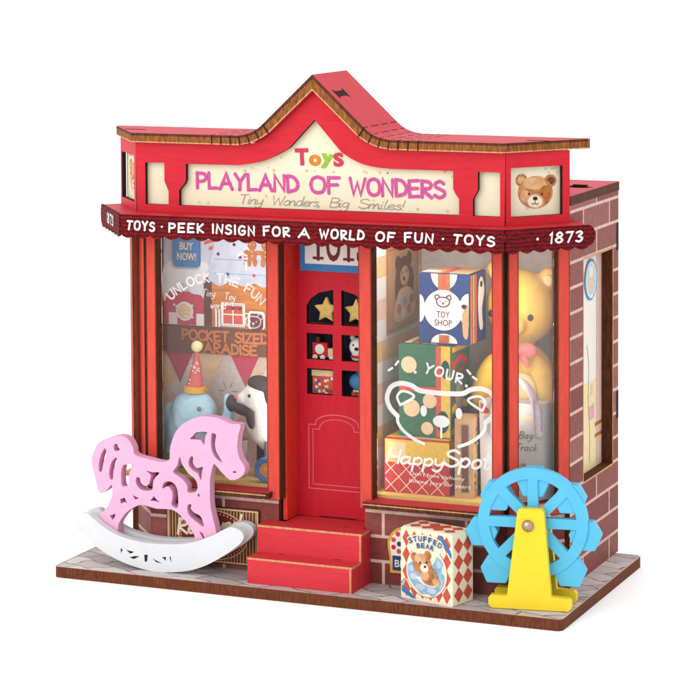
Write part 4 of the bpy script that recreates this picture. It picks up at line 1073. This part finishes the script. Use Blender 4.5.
def sd_green(b, f):
    for k, m in enumerate(('yellow', 'navy', 'gold', 'ink_maroon', 'green', 'bear_dark', 'scarlet', 'gold')):
        b.mark(f, [(.02, .05 + .24 * k), (.5, .2 + .24 * k), (.98, .05 + .24 * k), (.98, .2 + .24 * k), (.5, .36 + .24 * k), (.02, .2 + .24 * k)] if k < 7 else rect(.02, 1.86, .98, 1.98), m, .004 + .0006 * k)
    b.mark(f, smooth([(.2, .8), (.3, 1.2), (.45, 1.3), (.6, 1.2), (.72, .8), (.5, .6)], 4), 'toy_grey', .016)
t, b, ft = carton('gift_box', 'green box with peach dots and red and yellow ribbon, in the middle of the pile', 'gift box', (1.55, 2.0), .0, 1.22, 1.1, 2.0, fr_green, sd_green, ('green', 'green', 'green', 'darkgreen'), 'gift boxes piled in the right window', 3.105)
f3 = ft.moved(0, 0, .02)
for i, m in enumerate(('peach', 'brickred', 'yellow', 'paper_white', 'navy')): b.mark(f3, [(.1 + .2 * i, .08), (.26 + .2 * i, .08), (.2 + .2 * i, .9), (.06 + .2 * i, .9)], m)
b.build('lid', t)
def fr_blue(b, f):
    b.mark(f, ell(.58, 1.4, .3, .22, 24) if False else [(.58 + .3 * math.cos(-PI * k / 14), 1.52 + .34 * math.sin(-PI * k / 14)) for k in range(15)], 'paper_white', .004)
    b.mark(f, rect(.44, 1.0, .72, 1.52), 'ginger', .006); b.mark(f, rect(.53, 1.0, .63, 1.52), 'brickred', .008)
    b.mark(f, [(.58 + .3 * math.cos(PI * k / 14), .03 + .2 * math.sin(PI * k / 14)) for k in range(15)], 'paper_white', .004)
    b.mark(f, rect(.46, .02, .7, .2), 'ginger', .006); b.mark(f, rect(.54, .02, .62, .2), 'brickred', .008)
    b.mark(f, [(1.14 - .22 * math.sin(PI * k / 14), .76 + .36 * math.cos(PI * k / 14)) for k in range(15)], 'paper_white', .004)
    b.mark(f, [(.02 + .12 * math.sin(PI * k / 14), .76 + .3 * math.cos(PI * k / 14)) for k in range(15)], 'paper_white', .004)
    b.mark(f, ell(.56, .74, .44, .44, 36), 'paper_white', .010)
    b.mark(f, smooth([(1.02, .2), (1.0, .6), (1.06, .8), (1.13, .86), (1.13, .2)], 3), 'tan', .012); b.mark(f, ell(1.04, .84, .06, .05, 12), 'ink_dark', .013)
    bear_line(b, f, .56, .93, .17, .026, 'ink_maroon', .012)
    b.text(f, 'TOY', .56, .58, .14, 'ink_maroon', .012, 0, .008, .3, 0); b.text(f, 'SHOP', .56, .4, .14, 'ink_maroon', .012, 0, .008, .4, 0)
def sd_blue(b, f):
    b.mark(f, rect(.02, .02, .16, 1.5), 'ginger'); b.mark(f, rect(.18, .02, .28, 1.5), 'tan'); b.mark(f, rect(.3, .02, .42, 1.5), 'brickred')
    b.mark(f, rect(.45, .02, .98, 1.5), 'navy'); b.mark(f, smooth([(.5, .8), (.55, 1.3), (.75, 1.4), (.9, 1.1), (.75, .7), (.8, .3), (.6, .3)], 4), 'paper_white'); b.mark(f, ell(.7, 1.25, .08, .07), 'ink_dark')
t, b, ft = carton('gift_box', 'blue box with white discs and a bear outline, on top of the pile', 'gift box', (1.98, 2.12), .0, 1.16, 1.0, 1.52, fr_blue, sd_blue, ('navy', 'navy', 'navy', 'tan'), 'gift boxes piled in the right window', 5.13)
f3 = ft.moved(0, 0, .02); b.mark(f3, [(.5, .03), (.66, .03), (.66, .95), (.5, .95)], 'brickred'); b.mark(f3, [(.05, .1), (.4, .1), (.4, .4), (.05, .4)], 'paper_white')
b.build('lid', t)
# narrow tan carton
def fr_tan(b, f): b.mark(f, rect(.14, .12, .32, 1.6), 'toy_grey'); b.mark(f, rect(.16, .14, .3, 1.58), 'bear_dark')
def sd_tan(b, f):
    for i in range(26): b.mark(f, ell(rs.uniform(.1, .5), rs.uniform(.15, 1.5), .05, .04, 8), rs.choice(('ink_dark', 'greige', 'bear_dark', 'midblue')))
t, b, ft = carton('paper_carton', 'narrow tan carton with dark speckled side, between the red box and the shopping bag', 'carton', (2.93, 1.75), .1, .42, .55, 1.72, fr_tan, sd_tan, ('tan', 'tan', 'tan'), None, 1.9)
b.build('lid', t)

# shopping bag
sbg = thing('shopping_bag', 'white paper shopping bag with grey strap and bear print, in front of the teddy', 'bag', (4.1, 2.25, 1.9))
b = MB(); fq = FRONT(2.05)
b.prism(fq, [(3.42, 1.9), (4.78, 1.9), (4.82, 3.98), (3.38, 3.98)], .46, 'bag_paper', 'bag_paper')
b.mark(fq, rect(3.42, 3.66, 4.8, 3.72), 'peach')
f2 = Frame(fq.p(4.12, 3.2), (1, 0, .05))
brush(b, f2, 'Toy Bag', .1, .02, .15, .017, 'ink_dark', .008, .72, .35); brush(b, f2, 'Fun Track', .1, -.24, .15, .017, 'ink_dark', .008, .9, .35)
bear_print(b, fq, 4.2, 2.52, .24); b.mark(fq, ell(4.62, 2.5, .17, .16), 'bear_brown'); b.mark(fq, [(3.42, 3.72), (3.7, 3.72), (3.42, 3.95)], 'scarlet')
bag = b.build('bag_body', sbg)
b = MB(); b.tube(smooth([(3.72, 1.97, 3.35), (3.74, 1.97, 3.9), (3.9, 1.97, 4.32), (4.22, 1.97, 4.5), (4.52, 1.97, 4.32), (4.69, 1.97, 3.9), (4.72, 1.97, 3.4)], 5, False), .085, 'mauve'); b.ball((4.72, 1.97, 3.38), (.115, .07, .115), 'mauve'); b.ball((3.72, 1.97, 3.35), (.115, .07, .115), 'mauve')
b.build('strap', sbg)

# big plush teddy
td = thing('teddy_bear', 'large golden yellow plush teddy with a pink bow, seated in the right corner window', 'teddy bear', (3.9, 3.3, 1.9))
blob('teddy_body', [((3.9, 3.35, 5.85), (.80, .62, .82)), ((3.3, 3.4, 6.6), (.24, .16, .24)), ((4.52, 3.4, 6.5), (.24, .16, .24)), ((3.86, 2.78, 5.55), (.34, .26, .27)),
                    ((3.9, 3.35, 3.9), (.84, .66, 1.2)), ((3.9, 3.35, 2.8), (.88, .7, .9)), ((3.22, 3.0, 4.2), (.3, .32, .72), Matrix.Rotation(.35, 3, 'Y')), ((4.55, 3.0, 4.2), (.3, .32, .72), Matrix.Rotation(-.35, 3, 'Y')),
                    ((3.4, 2.82, 2.3), (.34, .42, .36)), ((4.4, 2.82, 2.3), (.34, .42, .36))], 'plush', td, .05, 5)
b = MB(); b.ball((3.86, 2.56, 5.52), (.2, .12, .15), 'plush_light'); b.build('muzzle', td)
for x in (3.36, 4.27):
    b = MB(); b.ball((x, 2.86 if x < 4 else 2.82, 5.74 if x < 4 else 5.7), (.065, .05, .075), 'ink_black'); b.build('eye', td)
b = MB(); b.ball((3.86, 2.46, 5.58), (.075, .05, .055), 'ink_black'); b.build('nose', td)
for x in (3.3, 4.52):
    b = MB(); b.ball((x, 3.26, 6.56 if x < 4 else 6.46), (.13, .06, .13), 'plush_light'); b.build('ear_lining', td)
blob('bow', [((4.33, 2.56, 5.04), (.2, .1, .15), Matrix.Rotation(.15, 3, 'Y')), ((3.92, 2.56, 5.04), (.2, .1, .15), Matrix.Rotation(-.15, 3, 'Y')), ((4.12, 2.52, 5.02), (.08, .09, .09)), ((4.24, 2.58, 4.82), (.08, .05, .18), Matrix.Rotation(-.4, 3, 'Y')), ((4.0, 2.58, 4.8), (.09, .05, .2), Matrix.Rotation(.4, 3, 'Y'))], 'rose', td, .025, 3)
b = MB(); b.ball((4.12, 2.72, 4.12), (.36, .17, .4), 'plush_light'); b.build('paw', td)

# ------------------------------------------------------------------ left window: elephant, lamb, ring
el = thing('toy_elephant', 'pale blue toy elephant with raised trunk and a party hat, in the left window', 'toy elephant', (-3.5, 2.1, 1.9))
blob('elephant_body', [((-3.62, 2.12, 2.9), (.62, .36, .62)), ((-3.38, 1.98, 3.28), (.56, .36, .5)), ((-4.02, 2.05, 2.9), (.3, .2, .55)), ((-2.95, 1.94, 3.04), (.28, .17, .2)), ((-2.72, 1.93, 3.02), (.2, .14, .15)), ((-2.56, 1.93, 3.14), (.13, .13, .2)), ((-2.5, 1.93, 3.4), (.12, .12, .22)), ((-2.52, 1.93, 3.62), (.1, .11, .15)),
                       ((-3.98, 2.0, 2.25), (.2, .2, .34)), ((-3.3, 2.0, 2.25), (.2, .2, .34)), ((-3.4, 2.3, 2.25), (.2, .18, .34)), ((-3.9, 2.3, 2.25), (.2, .18, .34))], 'toy_blue', el, .035, 5)
b = MB(); b.ball((-3.52, 1.72, 3.2), (.24, .06, .34), 'toy_blue', Matrix.Rotation(.3, 3, 'Y')); b.build('ear', el)
b = MB(); b.ball((-3.1, 1.655, 3.42), (.05, .03, .055), 'toy_grey'); b.build('eye', el)
b = MB(); b.cyl((-3.36, 1.98, 3.74), (-3.35, 1.98, 3.88), .27, 'gold', 24, .25); b.cyl((-3.35, 1.98, 3.86), (-3.3, 1.98, 4.66), .2, 'coral', 24, .035); b.ball((-3.3, 1.98, 4.76), .13, 'butter')
for i in range(14):
    a = rs.uniform(-2.6, -.5); t_ = rs.uniform(.1, .75); r_ = .2 - .165 * t_
    b.ball((-3.35 + .05 * t_ + r_ * math.cos(a), 1.98 + r_ * math.sin(a), 3.86 + .8 * t_), .02, 'white', nu=8, nv=6)
b.build('party_hat', el)
b = MB(); b.box(-4.12, 1.82, 1.902, -3.1, 2.5, 2.0, 'lime'); b.box(-4.12, 1.80, 2.0, -3.85, 1.84, 2.35, 'lime'); b.build('stand', el, .01)

LX = -.24
lb = thing('toy_lamb', 'white toy lamb with dark cap and grey legs, right of the elephant', 'toy lamb', (-1.6 + LX, 2.1, 1.9))
blob('lamb_body', [((-1.5 + LX, 2.15, 3.1), (.42, .32, .5)), ((-1.6 + LX, 2.0, 3.72), (.36, .28, .32)), ((-1.86 + LX, 1.9, 3.7), (.18, .16, .14)), ((-1.3 + LX, 2.2, 2.75), (.4, .3, .3))], 'toy_white', lb, .03, 4)
def lamb_part(name, balls, m): blob(name, balls, m, lb, .025, 3)
lamb_part('cap', [((-1.5 + LX, 2.05, 3.98), (.34, .27, .2), Matrix.Rotation(.25, 3, 'Y')), ((-1.28 + LX, 2.0, 3.8), (.14, .2, .26))], 'toy_black')
lamb_part('scarf', [((-1.92 + LX, 1.82, 3.45), (.36, .1, .12), Matrix.Rotation(.35, 3, 'Y')), ((-1.66 + LX, 1.78, 3.26), (.1, .08, .24), Matrix.Rotation(-.2, 3, 'Y')), ((-2.18 + LX, 1.9, 3.55), (.13, .12, .2))], 'toy_black')
for x, y, m in ((-1.78 + LX, 2.0, 'toy_grey'), (-1.3, 2.0, 'toy_grey'), (-1.62, 2.3, 'toy_black'), (-1.2, 2.3, 'toy_grey')):
    b = MB(); b.cyl((x + LX, y, 1.902), (x + LX + .05, y, 2.75), .13, m, 16, .16); b.build('leg', lb, .02)
b = MB(); b.ball((-2.0 + LX, 1.80, 3.72), (.06, .04, .045), 'rose'); b.build('nose', lb)
b = MB(); b.ball((-1.66 + LX, 1.725, 3.78), (.035, .02, .04), 'ink_black'); b.build('eye', lb)

rg = thing('toy_ring', 'small blue ring with an orange centre on the window floor beside the lamb', 'toy ring', (-1.43, 1.62, 1.9))
b = MB(); q = [(-1.43 + .22 * math.cos(2 * PI * k / 28), 1.62, 2.19 + .22 * math.sin(2 * PI * k / 28)) for k in range(29)]; b.tube(q, .075, 'midblue'); b.build('ring', rg)
b = MB(); b.cyl((-1.43, 1.66, 2.19), (-1.43, 1.58, 2.19), .16, 'orange', 24); b.ball((-1.43, 1.58, 2.19), (.07, .04, .07), 'gold'); b.build('hub', rg)

# ------------------------------------------------------------------ trinkets on the shelves behind the door
def star(x, z, label):
    pts = [(x + (.3 if k % 2 == 0 else .15) * math.sin(PI * k / 5), z + (.3 if k % 2 == 0 else .15) * math.cos(PI * k / 5)) for k in range(10)]
    b = MB(); b.prism(FRONT(2.22), pts, .12, 'star_gold'); o = b.build('star_ornament', None, .03, loc=(x, 2.28, z - .28)); tag(o, label, 'star', 'gold stars behind the door')
star(-.26, 5.7, 'gold star in the top left opening of the red door'); star(.46, 5.7, 'gold star in the top right opening of the red door')
t = thing('tiny_bear', 'little white bear in the middle right opening of the red door', 'toy bear', (.5, 2.32, 4.6))
blob('bear_body', [((.5, 2.3, 4.92), (.23, .16, .22)), ((.34, 2.32, 5.12), (.07, .05, .07)), ((.66, 2.32, 5.12), (.07, .05, .07)), ((.5, 2.32, 4.7), (.2, .14, .12))], 'toy_white', t, .02, 3)
b = MB(); b.ball((.5, 2.145, 4.9), (.05, .03, .04), 'ink_black'); b.build('nose', t)
for x in (.42, .58):
    b = MB(); b.ball((x, 2.16, 4.98), (.022, .02, .024), 'ink_black'); b.build('eye', t)
b = MB(); q = [(.5 + .17 * math.cos(2 * PI * k / 20), 2.3 + .13 * math.sin(2 * PI * k / 20), 4.72) for k in range(21)]; b.tube(q, .03, 'scarlet'); b.build('collar', t)
t = thing('toy_train', 'small red toy engine in the middle left opening of the red door', 'toy train', (-.4, 2.3, 4.6))
b = MB(); b.box(-.58, 2.2, 4.66, -.22, 2.4, 4.98, 'scarlet'); b.build('cab', t, .015)
b = MB(); b.box(-.22, 2.22, 4.66, .0, 2.38, 4.86, 'peach'); b.build('wagon', t, .015)
for x in (-.5, -.32, -.1):
    b = MB(); b.cyl((x, 2.195, 4.66), (x, 2.165, 4.66), .06, 'paper_white', 16); b.build('wheel', t)
b = MB(); b.prism(FRONT(2.2), ell(-.4, 4.84, .11), .006, 'paper_white', h=.006); b.cyl((-.48, 2.3, 4.98), (-.48, 2.3, 5.1), .05, 'choco'); b.build('funnel', t)
t = thing('sweet_tin', 'red patterned sweet tin with cream lid in the lower left opening of the red door', 'tin', (-.3, 2.32, 3.83))
b = MB(); b.box(-.58, 2.2, 3.831, -.03, 2.44, 4.24, 'brickred')
for i in range(20): b.mark(FRONT(2.2), ell(rs.uniform(-.52, -.1), rs.uniform(3.88, 4.2), .035, n=8), rs.choice(('cream', 'peach', 'scarlet', 'paper_white', 'midblue')))
b.build('tin_body', t, .01)
b = MB(); b.box(-.6, 2.19, 4.242, -.01, 2.45, 4.38, 'peach'); b.build('lid', t, .015)
t = thing('blue_pot', 'round blue pot with a striped base in the lower right opening of the red door', 'pot', (.5, 2.3, 3.83))
b = MB(); b.ball((.5, 2.3, 4.16), (.24, .14, .2), 'midblue'); b.build('pot_body', t)
b = MB(); b.cyl((.5, 2.3, 3.832), (.5, 2.3, 3.98), .16, 'peach', 20, .14)
for k in range(9): b.box(.38 + .028 * k, 2.14 + .02 * abs(k - 4) * .3 - .02, 3.85, .392 + .028 * k, 2.15, 3.96, 'scarlet')
b.build('base', t)
b = MB(); b.ball((.5, 2.3, 4.37), (.06, .05, .05), 'midblue'); b.build('knob', t)

# ------------------------------------------------------------------ camera and studio light
cam = bpy.data.cameras.new('camera'); co = bpy.data.objects.new('camera', cam); COL.objects.link(co); S.camera = co
yaw, pit, rol, F = 0.400321514, -0.0579687203, -0.00502553468, 2506.20511
fwv = Vector((-math.sin(yaw) * math.cos(pit), math.cos(yaw) * math.cos(pit), math.sin(pit)))
r0 = Vector((math.cos(yaw), math.sin(yaw), 0)); u0 = r0.cross(fwv)
rv = r0 * math.cos(rol) + u0 * math.sin(rol); uv = -r0 * math.sin(rol) + u0 * math.cos(rol)
M = Matrix((rv, uv, -fwv)).transposed().to_4x4(); M.translation = Vector((21.5529, -47.88944, 13.85040))
co.matrix_world = M
cam.sensor_width = 36; cam.lens = F * 36 / 700; cam.shift_y = -266.0695 / 700; cam.clip_end = 3000; cam.clip_start = 1

w = bpy.data.worlds.new('World'); S.world = w; w.use_nodes = True
w.node_tree.nodes['Background'].inputs[0].default_value = (1, 1, 1, 1); w.node_tree.nodes['Background'].inputs[1].default_value = 1.47
def lamp(name, loc, tgt, size, power, col=(1, 1, 1)):
    l = bpy.data.lights.new(name, 'AREA'); l.shape = 'SQUARE'; l.size = size; l.energy = power; l.color = col
    o = bpy.data.objects.new(name, l); COL.objects.link(o); o.location = loc
    o.rotation_euler = (Vector(tgt) - Vector(loc)).to_track_quat('-Z', 'Y').to_euler()
lamp('key_softbox', (-16, -54, 30), (0, 2, 4), 50, 19500, (1, .99, .97))
def strip(name, loc, tgt, sx, sy, power, col):
    l = bpy.data.lights.new(name, 'AREA'); l.shape = 'RECTANGLE'; l.size = sx; l.size_y = sy; l.energy = power; l.color = col
    o = bpy.data.objects.new(name, l); COL.objects.link(o); o.location = loc
    o.rotation_euler = (Vector(tgt) - Vector(loc)).to_track_quat('-Z', 'Y').to_euler()
# ceiling strips: the kit's own LEDs, hidden behind the valance; upright strips: added fill
strip('interior_fill_strip', (-2.6, 1.75, 7.5), (-2.6, 2.5, 2.6), 2.6, .4, 42, (1, .96, .93))
strip('interior_fill_strip', (2.9, 1.75, 7.5), (2.9, 3.0, 2.6), 3.0, .4, 74, (1, .96, .9))
strip('interior_fill_strip', (-1.1, 1.62, 4.5), (-3.0, 2.6, 4.5), .16, 5.0, 56, (1, .95, .9))  # added fill behind the left window's post, not a kit light
strip('interior_fill_strip', (4.06, 1.6, 4.5), (2.4, 2.5, 4.5), .12, 4.9, 34, (1, .96, .9))  # added fill behind the right post, brightens partition and box fronts
strip('interior_fill_strip', (4.3, 1.64, 5.3), (4.0, 3.3, 5.3), .12, 3.4, 26, (1, .96, .9))  # added fill behind the corner post, brightens bag and teddy
strip('interior_fill_strip', (1.22, 1.56, 4.5), (3.6, 2.9, 4.5), .14, 5.0, 24, (1, .96, .9))  # added fill behind the door-side post, evens the right window
strip('interior_fill_strip', (0, 2.2, 7.4), (0, 2.3, 3.0), 1.4, .15, 15, (1, .88, .74))
S.render.engine = 'CYCLES'; S.cycles.use_denoising = True; S.cycles.max_bounces = 10; S.cycles.transparent_max_bounces = 16
S.view_settings.view_transform = 'Standard'; S.view_settings.look = 'None'; S.view_settings.exposure = 0; S.view_settings.gamma = 1
S.render.resolution_x = S.render.resolution_y = 1024
